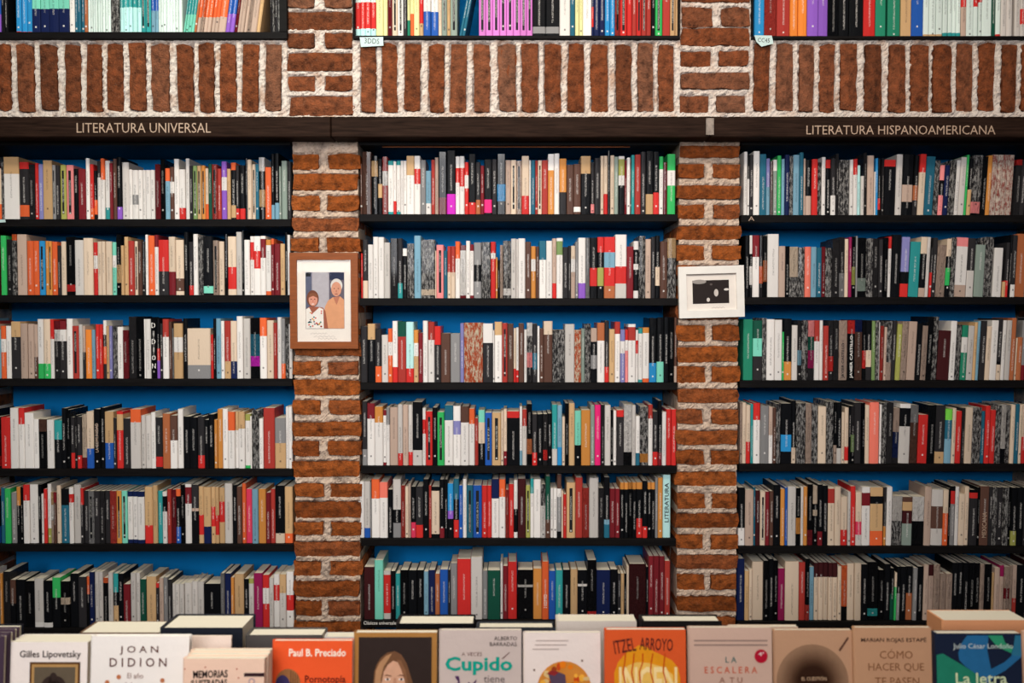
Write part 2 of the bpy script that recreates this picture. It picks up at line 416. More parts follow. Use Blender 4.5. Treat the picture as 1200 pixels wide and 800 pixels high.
# cases above the lintel
CASE = [(-45, 336.5), (414, 797), (881, 1248)]
for b in range(3):
    Yf = UY - .012
    a, c = P(CASE[b][0], 40, Yf).x, P(CASE[b][1], 40, Yf).x
    z = P(600, TOP[b], Yf).z; ZSH[b, -1] = z; zt = ZT - .03; z0 = P(600, TOP[b] + 12, Yf).z
    z0 = max(z0, band_top + .001)
    e = empty('wall_case', ((a + c) / 2, 0, z0), 'black wooden book case above the lintel, %s of three' % BAY[b], 'bookcase', group='top cases')
    def pt(n, p, q, m):
        o = obj(n, box(n, p, q, M[m], .0015), e); o.matrix_parent_inverse = Matrix.Translation(-e.location); return o
    pt('bottom_board', (a, Yf, z0), (c, .18, z), 'shelf')
    pt('side_board', (a, Yf, z), (a + (.004 if b else .022), .18, zt), 'shelf')
    pt('side_board', (c - (.026 if b == 0 else .006), Yf, z), (c, .18, zt), 'shelf')
    pt('back_board', (a, .18, z0), (c, .195, zt), 'blue')
    pt('top_board', (a, Yf, zt), (c, .195, zt + .025), 'shelf')

# ------------------------------------------------------------------ books on the shelves
PAL = {'w': (214, 208, 203), 'v': (188, 181, 175), 'W': (200, 214, 208), 'c': (205, 182, 158), 'C': (176, 150, 134), 't': (188, 150, 104),
       'z': (196, 126, 48), 'T': (165, 92, 52), 'h': (86, 58, 48), 'k': (15, 16, 19), 'd': (42, 40, 42), 'g': (126, 124, 124), 'G': (126, 140, 130),
       'r': (194, 34, 30), 'R': (160, 48, 40), 'm': (116, 28, 36), 'D': (60, 24, 26), 'o': (214, 88, 34), 'O': (224, 124, 28), 'p': (226, 128, 128),
       'S': (226, 110, 90), 'P': (205, 45, 80), 'F': (226, 20, 110), 'f': (186, 20, 170), 'M': (140, 20, 75), 'u': (132, 82, 182), 'U': (200, 112, 190),
       'V': (120, 118, 170), 'b': (28, 82, 165), 'B': (22, 130, 188), 'n': (22, 32, 72), 's': (108, 150, 170), 'q': (28, 92, 114), 'l': (30, 140, 140),
       'a': (108, 196, 172), 'A': (170, 214, 212), 'e': (30, 168, 80), 'E': (24, 124, 94), 'i': (18, 74, 58), 'j': (110, 135, 80), 'J': (100, 190, 50),
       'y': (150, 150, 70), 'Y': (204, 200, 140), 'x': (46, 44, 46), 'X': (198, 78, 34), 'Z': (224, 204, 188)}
CN = {'w': 'white', 'v': 'off-white', 'W': 'mint-white', 'c': 'cream', 'C': 'pinkish beige', 't': 'tan', 'z': 'ochre', 'T': 'terracotta', 'h': 'dark brown',
      'k': 'black', 'd': 'charcoal', 'g': 'grey', 'G': 'sage grey', 'r': 'red', 'R': 'brick red', 'm': 'maroon', 'D': 'dark wine', 'o': 'orange', 'O': 'amber',
      'p': 'pink', 'S': 'salmon', 'P': 'crimson', 'F': 'hot pink', 'f': 'magenta', 'M': 'plum', 'u': 'purple', 'U': 'orchid', 'V': 'slate violet', 'b': 'blue',
      'B': 'bright blue', 'n': 'navy', 's': 'pale blue', 'q': 'petrol blue', 'l': 'teal', 'a': 'aqua', 'A': 'pale aqua', 'e': 'green', 'E': 'emerald',
      'i': 'dark green', 'j': 'olive', 'J': 'lime', 'y': 'mustard', 'Y': 'pale yellow', 'x': 'mottled grey', 'X': 'mottled orange', 'Z': 'striped'}
LIGHT = set('wvWcCtYAZpaUs')
# one line per half shelf: bay, shelf, left px, top px, px per unit, lean in degrees; then "left-edge top colours-from-the-top" per book
ROWS = [
(0, 0, 0, 175, 175, 0, '0 100 x;24 60 t.27w;148 100 r.12d.75o.95d;225 120 d;272 108 r;303 118 V;343 88 t;417 125 g!;445 130 d;480 125 y!;527 125 p!;586 155 k;627 160 m;688 72 w;720 118 r.8o;750 170 k.6o.9k;775 92 d.28w;805 72 o.35w;838 90 w.8l;878 110 m;905 75 h;935 62 k.8u;975 102 v;1030 160 w;1057 165 w.5g.7w;1105 165 w;1140 165 w;1166'),
(0, 0, 170, 175, 175, 0, '0 165 w;40 165 w;75 118 m;118 80 k;155 150 o.25s;195 140 h.28w.5h;230 75 w;270 160 w.77r;320 72 w;352 130 d;380 130 j!;415 130 t!;447 128 z!;480 150 c.7o;505 115 i;535 120 R!;580 155 R;612 97 u.27w.5u;655 155 t;685 105 o.13k.75t.97k;728 130 d.8r;755 125 k.8r;800 70 k;820 83 c;855 118 c!;885 118 q;914 65 w.22k.52t.8k;962 142 o;1012 35 k.78s;1038 30 k.75s;1075 135 G;1092 90 G;1138 95 d;1172'),
(0, 1, 0, 265, 175, 0, '0 75 e;45 105 d;92 65 o.1x;130 65 C;208 118 -;212 118 o;265 118 o;310 118 B!;358 118 z;388 120 z!;415 125 o;458 155 d;485 122 c;525 85 k.82r.94k;598 112 v;668 95 c;745 130 r.25w.5r;778 122 c;815 122 c;845 122 c;895 128 a.25w.48a;932 65 k.5t.8k;970 155 t;995 85 t;1028 118 R;1075 120 c!;1105 120 h;1140 125 d;1166'),
(0, 1, 170, 265, 175, 0, '0 68 w;22 75 o;72 70 m.2w;105 110 r.57d;188 85 c.6m;242 110 c.7h.93c;308 45 k;345 125 d.82r;382 62 w;420 88 x;465 80 k.85a.97k;545 115 C!;590 122 c;632 62 k;660 82 c.52r.9c;728 45 v;777 35 k;795 110 w;840 80 w.1r.4w;872 80 w.25r.55w;925 78 w.05m.37w;968 108 z.1w.93o;1010 100 o.1m;1035 140 m;1082 140 t;1120 48 k;1142 70 w;1165'),
(0, 2, 0, 360, 175, 0, '0 150 o.25w.5o;40 150 w;82 115 t.27d;158 130 C;215 135 C;268 140 C.6h;298 95 w.75e;345 95 c.75e;400 98 r.33w;430 110 m.15w.35d;475 110 m.15w.35d;528 92 w;578 150 R!;630 138 v;660 150 C.5d;683 180 O;735 180 s;764 138 r;795 138 r;822 105 w.25d.45o.75d;850 150 t;875 150 V;900 150 x;937 158 w;985 185 m;1030 75 d;1091 80 k;1153 95 w;1166'),
(0, 2, 170, 360, 175, 0, '0 95 w;42 85 k;91 90 k.5r.7u;115 130 d;140 95 R.3w;190 115 h;215 170 g;228 130 t.25w.52t;301 90 k;338 170 c.73g;525 220 r;547 90 k;568 90 s;607 110 w;635 110 R.7t;685 110 c.7n;735 72 w;785 90 v;842 85 k.27q.63f.8k;918 85 o.3w;975 105 c;1030 125 R;1060 80 w;1093 90 g.75o;1125 135 x;1155 135 v;1182'),
(0, 3, 0, 465, 175, 0, '0 165 r;77 90 w;143 90 r.27w;189 130 w;263 180 w;308 180 h.25k;372 185 w;429 190 l.4k;493 92 k;530 105 k;560 165 d.7r;592 150 d;615 160 d.75r;650 145 c.8m;691 120 c.65b;749 100 k;800 88 k;837 120 t.55b;909 170 d;932 118 r.05t.33r;985 175 d;1045 100 o.22v;1130 150 v;1166'),
(0, 3, 170, 465, 175, 0, '0 150 v;45 125 w;82 165 d.77r.97d;139 135 T;200 150 h.47w;258 100 w;302 160 k;357 165 k;418 160 d.75r;474 185 k;510 140 k;552 185 z;577 100 z;622 97 w;665 120 o.33w;720 120 t.33w;748 118 t.3w;800 140 y.12w.95e;845 155 w;858 110 x;915 175 w;949 90 R;1040 170 g.5t;1128 80 w;1150 80 w;1182'),
(0, 4, 0, 555, 175, 0, '0 115 q;35 120 e;83 155 g;127 108 z.33k;160 110 k;183 90 r.27w;233 88 w;300 90 k;327 165 w;346 125 r;373 85 w.75y;405 150 t.25w.55C;425 150 m.2h;449 98 c;484 125 k.3q;552 110 w.12r.27w;589 90 v;644 118 r.3d;669 140 d;708 140 g!;755 140 d;800 140 d;840 140 d;880 140 R;931 140 z!;972 140 a!;1018 145 n.1w.93n;1060 145 n.1w.93n;1102 145 n.1w.93n;1160'),
(0, 4, 170, 555, 175, 0, '-6 108 t.68r;58 95 t;98 140 l;138 148 w.08k.38w;175 125 R;208 130 m;244 125 o.13k.7b;282 90 k;319 85 w.05m.33w;371 90 d.4C.45k;428 105 t.5r.85t;468 108 t.7n;528 108 t.35r.7t;562 108 t.5r.85t;592 115 t.25r.62t;636 80 v;698 95 k;735 105 h;776 80 o;808 125 P;858 125 s;908 125 z;968 155 m;1005 125 R;1042 100 k.83c;1118 108 t.83o;1182'),
(0, 5, 0, 650, 175, 0, '0 150 z;18 140 d;75 205 h.5k;120 205 k;195 215 k;270 195 v.9w;345 210 k.9w;418 185 e.4k;484 215 k.35c.5k;558 155 k;625 180 d;690 180 o.35k;717 140 n;755 140 v;790 140 v;823 190 o.1k;866 145 v;904 155 l.35k.6t;945 155 k;990 238 m;1045 150 v;1088 150 v;1121 200 i;1170'),
(0, 5, 170, 650, 175, 0, '5 180 t;85 230 r.1d;110 190 C;145 185 g;180 200 d;215 235 v;240 235 v;275 235 v;312 230 v;370 220 v;418 220 v;470 235 k;605 150 g;637 155 n;687 185 z;713 160 t;790 200 k;830 195 y.1v;871 150 M;942 165 r.25w.55r;995 190 v;1030 160 w.2r.5w;1078 160 t.35v;1132 140 w.42r.7w;1192'),
(0, -1, 0, 0, 175, 0, '0 -230 k;24 -230 k;50 0 -;122 -250 B.97r;165 -250 B.97r;208 -250 B.97r;248 -270 a.63n;315 -270 a.63n;388 -270 a.63n;465 -270 a.63n;550 -250 w;592 -230 q;618 -230 q;645 -230 q;670 -250 T;697 -250 W;717 -250 W;737 -250 W;757 -250 W;778 -250 W;798 -250 W;818 -250 W;838 -250 W;858 -250 W;885 -250 x;920 -250 x;955 -260 l.6A;985 -260 l.6A;1030 -260 l.6A;1060 -260 l.6A;1095 -260 l.6A;1130 -250 l!;1166'),
(0, -1, 170, 0, 175, 0, '0 -250 l!;42 -260 b.65s;75 -260 b.65s;100 -250 W;120 -250 W;142 -250 W;165 -250 W;190 -250 W;215 -250 W;240 -250 W;265 -250 W;295'),
(0, -1, 170, 0, 175, 8, '335 -250 l.7a;348 -250 l.7a;372 -250 l.7a;395 -250 l.7a;420 -250 T;438 -250 o.75C;465 -250 o.75C;495 -250 o.75C;525 -250 o.75C;555 -250 o.75C;585 -250 o.75C;615 -250 o.75C;675 -250 b.7u;710 -250 b.7u;745 -250 m;767 -250 C;790 -250 C;820 -250 C;845 -250 C;875 -250 C;925 -250 t;955'),
(0, -1, 170, 0, 175, 0, '1000 -240 d;1020 -240 x;1040 -240 d;1060 -240 x;1082'),
(1, 0, 415, 170, 190, 0, '46 140 h;60 50 h;127 80 k.08t.35k;175 100 k.45t.7k;207 85 R.25w.5R;249 115 l.08w.95l;290 120 w.75r;312 115 l.08w.95l;342 115 w;365 115 w;387 80 t.33w;445 80 w.22r.48w;490 110 g;530 190 s.75w;570 108 R;598 92 C;624 50 k.73m;685 40 k.68f;750 82 w.2r.45w;780 82 w.2r.52w;817 125 r.25w.5r;847 65 k.8r;900 125 d.72T;935 150 m;962 105 k.73F.97k;1020 105 d;1057 65 k.5B.78k;1121 110 C;1160 110 c!;1200'),
(1, 0, 605, 170, 190, 0, '0 115 C!;40 80 c.68r;95 112 w;109 112 q;140 112 R;160 112 c!;190 112 R;235 65 w.27z;281 62 w;319 98 z.6d;373 145 h;425 140 h.85w.95h;478 80 t.3k;552 125 d.8p.97d;580 95 d;625 78 c;648 78 c.65r;678 40 k;697 75 c;727 85 G;757 82 w.05y.33w.5k;803 110 m;820 92 w;845 100 h;853 72 l;878 70 R;922 48 d;960 45 k.68t;1015 48 k.65r;1059 85 e.22w;1089 125 m;1120 65 e.27w.52e;1180'),
(1, 1, 415, 265, 190, 0, '48 200 r;62 100 d.7c;100 135 w;139 78 w;177 80 w;220 120 v;265 90 d;322 90 d.75l;358 165 w.15k;392 128 x;444 70 s;494 100 x.85c.95x;598 180 c;608 138 p!;662 180 q;690 148 R.5c;716 148 R.5c;748 112 o.3w;783 140 m.1w.95m;828 108 w;858 135 m.12w.95m;885 120 g.4k.7g;942 118 x;1010 115 r.2w.3r;1048 230 z;1062 250 k;1079 140 C;1102 108 x.83w.95x;1161 92 v;1200'),
(1, 1, 605, 265, 190, 0, '0 95 v;15 90 w;67 115 h;110 148 z.25w.48z;145 150 h;169 108 q.33w;222 108 w;267 90 C.75r;298 88 w.05j.28w;345 155 d;385 145 d;405 145 c.25w.5C;438 115 g;460 85 w.75u;515 85 g;545 85 k.5r.8k;600 80 r.25k.5y.8k;650 80 r.25s.5r.8T;733 62 w.5r.77v;818 150 m;869 110 w.15k.4w.5k.87w;907 72 x;957 95 C;998 80 d;1030 70 k.5c.8k;1065 115 h;1119 88 t.33x;1184'),
(1, 2, 415, 360, 190, 0, '48 140 d;98 122 t.27k;155 160 d.7o;202 205 v;251 158 o.25w.5o;283 102 w.75r;322 105 i.25R;384 108 A.77r;441 168 z.25w.5t;475 190 m;509 100 w;546 108 R.3w;594 140 r.33d;642 192 h;712 195 g;785 118 V;813 115 X;953 120 w.33d;1028 170 w;1039 108 t.22w;1095 118 R!;1135 122 h;1180 155 c.75r;1200'),
(1, 2, 605, 360, 190, 0, '0 150 w.78r;18 120 h;58 165 w;79 115 w.22x.5p.75d;120 122 d.5q.78d;156 140 w;173 158 h;203 103 c.22h;269 168 x;361 125 v;432 168 X;482 158 G;508 122 x;552 155 C.25k.5g.75k;600 115 T.3w;655 100 d.75r;688 162 t;730 108 R.2w;771 165 V.22w.45V;806 165 r.2w.4p;829 125 w.05R.28w;885 168 w.2r.45w;905 155 l.1w.95l;936 150 z.1w.93o;985 80 k.7B;1041 80 k.68a;1094 75 k;1130 75 k;1170 75 h.75C;1190'),
(1, 3, 415, 460, 190, 0, '58 65 d.75g;95 80 m.25w;151 105 z.27w;213 130 m.1w.95m;237 110 g.3w;262 110 C;323 88 v.8r;359 92 C;400 92 v.78r;432 70 k.76v;505 115 w.2r.45w;529 140 r!;580 110 k;615 145 e!;667 95 q.25w;733 100 w.25V.48w;788 105 h.27w;850 120 o.27w;892 190 R;919 130 a.22c.6k;968 150 b!;1020 150 t!;1087 140 c;1106 125 c.75m;1131 140 r.12k;1225'),
(1, 3, 605, 460, 190, 0, '25 105 w.75s;45 125 R.3v;78 85 k.57T.82k;118 160 d.75r;155 160 k;198 160 d.7r.9d;232 155 k;265 90 l.73v;305 95 s.7B;340 180 c;361 80 k;390 80 t;433 135 a.63k;481 130 z;550 95 G;582 92 F;627 90 d;655 95 v;700 130 k;720 135 w;743 130 r.12d;797 90 w.78k;858 95 v;886 175 w.75q;916 105 x.8z.95x;978 90 R.23w;1011 140 d.75r;1050 60 k.8m;1080 145 w;1112 125 r;1150 125 r;1187'),
(1, 4, 415, 550, 190, 0, '30 90 w;73 90 v.83b;118 100 g;126 75 o.33w;187 95 S.28w;248 150 k;285 75 v.52k.75g;345 120 R;376 130 c;401 110 C;419 130 k.7P;455 130 d.75r;509 75 k;552 120 R;571 130 k.08c.93k;632 75 k.83m;668 75 k;692 105 B.5u.65k;735 72 q.35k.7r;775 120 b;804 72 w;832 118 q!;880 120 b!;945 122 r;985 122 r;1017 75 n.33w;1073 75 o.3w;1120 150 R;1145 110 r;1182 80 w.5k.9w;1210'),
(1, 4, 605, 550, 190, 0, '12 70 D;70 120 y!;104 70 l.25w;129 75 w;182 110 x.4w;217 52 i.7h;252 140 w;275 140 w;302 40 h.22w.35g.9k;335 160 c;348 185 r;372 98 t!;438 62 R;492 140 R;541 65 v;610 140 d;651 60 k.7s.78q;693 145 m;735 145 m;768 98 z.12k;800 98 z.12k;830 98 z.12k;860 98 z.12k;890 98 z.12k.65r;935 85 k.8r;972 98 z.12k;1000 98 z.12k;1028 62 g;1049 62 z;1086 42 A;1144'),
(1, 5, 415, 640, 190, 0, '72 155 D;150 105 a;216 185 v.08r.88v;270 185 k;305 205 l;340 180 k;400 180 k;465 180 k;515 190 s;550 180 n;599 205 T;634 175 b;695 175 d;712 130 g;763 95 r;864 80 v;950 185 g;988 180 i;1082 130 w;1101 150 m;1138 120 r;1205'),
(1, 5, 605, 640, 190, 0, '10 180 k.3v.35k;126 170 z;190 115 o;241 185 b;292 180 l;345 180 k;402 175 t;455 180 k.28v.33k;527 105 k.87r.93g;595 180 n;697 175 k;752 205 d;775 205 t;800 205 k;817 150 c;835 135 D;962 155 k;980 75 m;1018 75 m;1060 75 m;1098 110 R;1140'),
(1, -1, 410, 0, 195, 0, '36 -200 W.46r.87A;75 -200 W.46r.87A;110 -200 W.46r.87A;150 -200 W.46r.87A;187 -220 Y;240 -220 Y;270 -220 m;303 -220 c!;343 -210 w!;385 -220 d;412 -220 Y.75E;434 -220 Y.65o;460 -220 Y;500 -220 r.8t;530 -220 w.62b;583 -220 w.62b;637 -220 c;662 -220 G!;700 -220 t;725 -220 G!;775'),
(1, -1, 410, 0, 195, 11, '830 -200 q;852 -200 q;874'),
(1, -1, 410, 0, 195, 0, '930 -220 U!;980 -220 U!;1030 -220 U!;1080 -220 U!;1130 -220 U!;1180 -220 U!;1230 -220 U!;1275 -220 U!;1318 -220 k.85g.95k;1413 -220 k.85g.95k;1512 -230 w;1590 -220 q;1625 -220 Y;1655 -220 Y;1682 -220 w;1745 -220 n.55r.85n;1760 -220 n;1800 -220 n;1840 -220 B;1878 -220 B;1912 -220 R!;1950 -220 r!;2000 -220 r;2035 -220 R;2070 -220 r!;2105 -220 R!;2140 -220 R;2175 -220 k;2203 -220 e!;2257 -220 R;2312 -220 t!;2350 -220 t;2376'),
(2, -1, 870, 0, 170, 0, '100 -240 B.97s;185 -230 R;288 -230 R;397 -240 O;465 -240 O;538 -240 u;630 -240 u;712 -240 k;805 -240 k;888 -240 k;1005 -240 r;1105 -230 E;1191 0 -;1209 -240 E;1314 -250 t;1401 -240 b;1504 -240 W.95t;1554 -240 W.95t;1611 -240 W.95t;1664 -240 W.93l;1706 -240 W.93l;1741 -240 W.93l;1777 -240 W.93l;1814 -240 r.54C;1859 -240 W;1919 -240 r.53W;1959 -240 r.47W;1989 -240 W;2069 -240 i;2104 -240 W.95r;2144 -240 v;2189 -240 v;2240 0 -;2257 -240 v;2305 -240 v.57r.8v;2345'),
(2, 0, 865, 170, 170, 0, '48 55 w;79 80 k.4w;95 80 d;128 50 w;180 75 q;235 110 V.5s;268 130 h;294 118 w.2G;328 85 e;362 115 s;388 80 n;428 90 x;459 80 s;510 60 q;545 110 C;562 120 k.65C;612 115 r;662 140 x;695 98 w;727 120 r.15k;770 110 d.65w;812 70 d;838 120 x;925 120 w;955 115 r.28w;989 165 A;1018 255 v;1045 60 d;1072 85 C;1127 220 w;1139 108 B;1162 110 k.7r.9k;1185'),
(2, 0, 1030, 170, 170, 3, '22 105 d;45 120 r.12k;145 75 v;200 75 k.5C.78k;290 85 k.5T.75d;330 75 r.3c;385 95 q;462 125 x;505 165 p.3k.6p;545 165 n;585 125 x;638 125 w;672 100 v;720 80 e;742 110 k.55t;775 85 x.78p.97k;853 95 k;898 85 z;935 78 Z;985 80 Z;1025 80 Z;1065 80 Z;1118 0 -;1130 120 r.1d;1180 120 d;1225'),
(2, 1, 865, 265, 170, 0, '60 75 k;98 75 w.3k.5w.8k;122 75 m.35w;179 75 d.5o.78d;210 80 k.4T.75k;245 65 w;338 165 C;392 165 k;430 170 c.6x;500 175 x;556 170 S;608 170 s;655 175 q;697 170 m;728 180 x;781 110 d;840 90 d.6g;887 105 c;918 90 M;945 85 k.5y.8k;979 80 g;995 95 k.68G.9k;1065 100 x;1118 100 d;1165'),
(2, 1, 1030, 265, 170, 2.5, '0 110 d;38 95 k;78 85 r.2w;108 70 k;187 90 V.58k.78r;256 130 l;342 90 c.28k.85C;395 90 v;425 180 d.5r;445 95 d;484 155 C;560 105 c.3k.5e.8k;600 95 x;638 95 p.15w.8C;738 100 d.55v;798 155 G;878 90 x;952 180 w;1025 460 t;1055 135 d.7r;1085 70 k;1102 75 d.8w;1140 65 T;1225'),  # narrow plain off-white entry is a thin highlight drawn as a spine
(2, 2, 865, 362, 170, 0, '45 85 E;125 95 i.3a.6d;203 75 x;239 85 w;305 90 w;366 190 e;381 80 k.7z;448 135 v;496 95 d.5s.75d;530 95 x;580 95 p.27i.5M.8d;632 95 R.35w;680 95 w;708 140 R;751 95 d.6r.85d;795 95 d;840 95 C;910 95 r.22k;968 90 n.2h;1030 100 k.5r.8k;1060 95 k.5c.78d;1110 100 j;1140 95 x;1168'),
(2, 2, 1030, 362, 170, 2.5, '0 110 v;12 140 R;42 150 C;65 100 x.7C;110 95 d;145 125 y;188 105 C;240 105 C;310 120 k;355 140 C;400 65 k;452 65 x;488 180 D;590 100 w;642 130 x;687 135 E.22w.5E;737 140 v;788 110 t;815 100 s;840 100 d;887 145 c;928 95 w;985 80 d.7k.75c;1025 95 w;1055 95 v;1097 75 T;1137 240 c;1147 235 T;1187 95 g.75m;1225'),
(2, 3, 862, 460, 170, 0, '40 85 C;60 85 c;92 105 c.63r;128 95 l;150 88 r.28w;208 110 g;278 120 C.5w;313 125 h;340 95 x;378 90 k.52B.8k;466 68 k.75c;505 88 x;582 92 C;632 100 x;687 118 c;755 75 x;814 80 k.7C;840 80 k.75v;880 165 c;907 125 c.7r.95c;940 110 k;957 110 d.5j.8k;987 85 d;1045 85 k;1073 105 c;1110 80 S;1188'),
(2, 3, 1030, 460, 170, 1.5, '5 100 w;25 85 x;65 85 d;120 130 C.43n.9d;172 95 w.07k.38v;265 105 g.3h;330 185 r;409 105 k;472 105 d.8t;550 140 J.2q.55s;610 130 c;642 155 r;691 130 d;716 125 c;775 125 x;850 155 q;881 110 r;922 145 r;965 110 x;1015 100 v.75k;1055 105 x;1092 100 c;1127 95 q;1162 100 c;1187 100 c.55r;1225'),
(2, 4, 860, 553, 170, 0, '38 130 k.7w;95 150 C;165 130 q;182 155 D;220 165 c!;264 165 m;298 160 h;330 110 k;389 145 z;425 130 b;447 120 v;516 135 k.52z.8k;557 125 v;580 125 z;613 105 k.75m;660 120 c.3k.4c.5k;697 105 k.77m;738 115 k;782 130 c.02R.27c;837 125 c;889 210 c.68r;945 165 v;969 120 r;1011 170 c.55P.8v;1061 125 w.1m.32w;1132 130 t.15k.28t.75o;1238'),
(2, 4, 1030, 553, 170, 1, '42 130 d.67z;65 125 w;112 205 v.5x;198 210 h.1t.28D.55G;280 208 w.5k;378 125 C;436 148 v.3h.7v;535 150 c.42o;579 140 k;597 120 k.08r.3g;635 125 w;666 185 c;715 125 c;752 150 k.05r.15d;820 130 k;840 120 h;914 125 d;945 130 x;985 130 d;1030 130 x;1075 130 k;1097 130 k.75y;1145 130 k;1200 130 d;1230'),
(2, 5, 860, 643, 170, 0, '25 85 n;91 185 t;128 175 c;155 110 c;247 100 k;290 85 k;330 100 k;369 165 M;424 105 c;540 115 R;595 85 k.75R;629 155 s;668 120 D.25c;705 118 D.25c;745 118 D.25c;785 118 D.25c;820 120 D.25c;862 150 c;894 140 o.75k;942 125 c;1000 120 c;1055 130 k;1110 115 k.8l.93k;1200'),
(2, 5, 1030, 643, 170, 1, '4 180 k;50 130 k;100 165 k.5i;132 200 c.3e;150 150 k.5g;180 150 k;230 150 k.5T;285 160 g;320 150 k;372 135 C;412 135 D.2C;457 135 C;510 210 C;560 210 C;610 120 k;660 120 k;700 120 k;750 120 k;800 125 k;842 130 C;877 130 k;937 200 t;957 160 C;1000 140 M.2C;1037 150 C.4m.6C;1085 140 C;1107 140 C.6R;1147 140 k;1220'),
]
class Acc:
    """gathers geometry and its per-face attributes"""
    def __init__(s): s.v = []; s.f = []; s.mi = []; s.tint = []; s.ink = []; s.bk = []; s.sty = []; s.sp = []
    def build(s, name, mats):
        me = mesh(name, s.v, s.f, mats, s.mi)
        if s.tint:
            for nm, typ, key, data in (('tint', 'FLOAT_COLOR', 'color', s.tint), ('ink', 'FLOAT_COLOR', 'color', s.ink), ('bk', 'FLOAT_VECTOR', 'vector', s.bk), ('sty', 'FLOAT_VECTOR', 'vector', s.sty)):
                a = me.attributes.new(nm, typ, 'FACE'); a.data.foreach_set(key, [x for t in data for x in t])
            a = me.attributes.new('sp', 'FLOAT_VECTOR', 'POINT'); a.data.foreach_set('vector', [x for t in s.sp for x in t])
        return me
def tone(ch, g):
    c = lin(PAL[ch]); k = 1.14 * g; y = .25 * c[0] + .65 * c[1] + .1 * c[2]; c = tuple(v * .92 + y * .08 for v in c)
    return tuple(min(.86, v * k) for v in c)
def cover_geo(A, T, w, d, h, segs, R, lab, hard):
    """spine and boards, spine at y=0, origin at the bottom centre of the spine; T places it"""
    th = min(.0022 if hard else .0012, w * .2); rd = min(.003, w * .24); bul = .0012 if hard else .0004
    hw = w / 2
    prof = [(-hw, d), (-hw, rd), (-hw + rd, 0), (0, -bul), (hw - rd, 0), (hw, rd), (hw, d), (hw - th, d), (hw - th, th + rd), (-hw + th, th + rd), (-hw + th, d)]
    n = len(prof); spine = {1, 2, 3, 4}
    zs = [h] + [h * (1 - e) for _, e in segs[:-1]] + [0.0]
    g = random.uniform(.86, 1.08)
    b0 = len(A.v)
    for z in zs:
        for (x, y) in prof: A.v.append(T @ Vector((x, y, z))); A.sp.append((x, z, y))
    def face(f, ch, flag, mi=0):
        A.f.append(f); A.mi.append(mi)
        base = tone(ch, g); dark = 'w' if ch not in LIGHT else 'k'
        ink = {'x': (.42, .40, .38), 'X': (.8, .68, .5), 'Z': (.42, .1, .08)}.get(ch) or (tone('w', 1) if ch not in LIGHT else (.03, .025, .03))  # pale flecks on mottled grey double as glints of the wrap
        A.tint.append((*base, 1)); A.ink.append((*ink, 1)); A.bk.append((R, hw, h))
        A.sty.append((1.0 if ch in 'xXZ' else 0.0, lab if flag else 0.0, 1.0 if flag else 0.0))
    for k in range(len(zs) - 1):
        ch = segs[k][0]; t, b = b0 + k * n, b0 + (k + 1) * n
        for i in range(n):
            j = (i + 1) % n; face((b + i, b + j, t + j, t + i), ch, i in spine)
    for base, ch, rev in ((b0, segs[0][0], False), (b0 + (len(zs) - 1) * n, segs[-1][0], True)):
        for q in ((0, 1, 9, 10), (1, 2, 3, 9), (3, 4, 5, 8), (3, 8, 9), (5, 6, 7, 8)):
            q = tuple(base + i for i in q); face(q[::-1] if rev else q, ch, False)
    return th, rd
def page_geo(vs, fs, T, w, d, h, th, rd, hard):
    i = len(vs); x = w / 2 - th - .0002; y0 = th + rd + .0003; y1 = d - (.004 if hard else .0006); z1 = h - (.003 if hard else .0006); z0 = .003 if hard else .0006
    for a, b, c in ((-x, y0, z0), (x, y0, z0), (x, y1, z0), (-x, y1, z0), (-x, y0, z1), (x, y0, z1), (x, y1, z1), (-x, y1, z1)): vs.append(T @ Vector((a, b, c)))
    for f in ((0, 3, 2, 1), (4, 5, 6, 7), (0, 1, 5, 4), (1, 2, 6, 5), (2, 3, 7, 6), (3, 0, 4, 7)): fs.append(tuple(i + k for k in f))

BOOKS = []
for (b, r, x0, y0, wpx, lean, txt) in ROWS:
    s = wpx / 1200.0
    Y = .004 if r >= 0 else UY + .004
    zs = ZSH[b, r]
    items = [i.split() for i in txt.split(';')]
    yb = SH[b][r] if r >= 0 else TOP[b]
    for i in range(len(items) - 1):
        if items[i][2] == '-': continue
        xl, tp, sp = float(items[i][0]), float(items[i][1]), items[i][2]
        xr = float(items[i + 1][0])
        lab = 1.0 if '!' in sp else 0.0
        segs = [(c, float(e) if e else 1.0) for c, e in re.findall(r'([A-Za-z])((?:\.\d+)?)', sp)]
        yt = y0 + tp * s; ym = (yt + yb) / 2
        xa, xb = P(x0 + xl * s, ym, Y).x, P(x0 + xr * s, ym, Y).x
        h = P(600, yt, Y).z - zs
        ln = lean; 
        if 0 < lean < 6:      # books tip over little by little
            n = int(2 * lean) + 1; ln = lean * min(1, (i + 1) / n)
            if i < n: xa += math.tan(math.radians(lean / n)) * h * .55
        BOOKS.append(dict(b=b, r=r, xa=xa, xb=xb, h=h, segs=segs, lab=lab, lean=ln, Y=Y, area=(xb - xa) * h, vis=1))
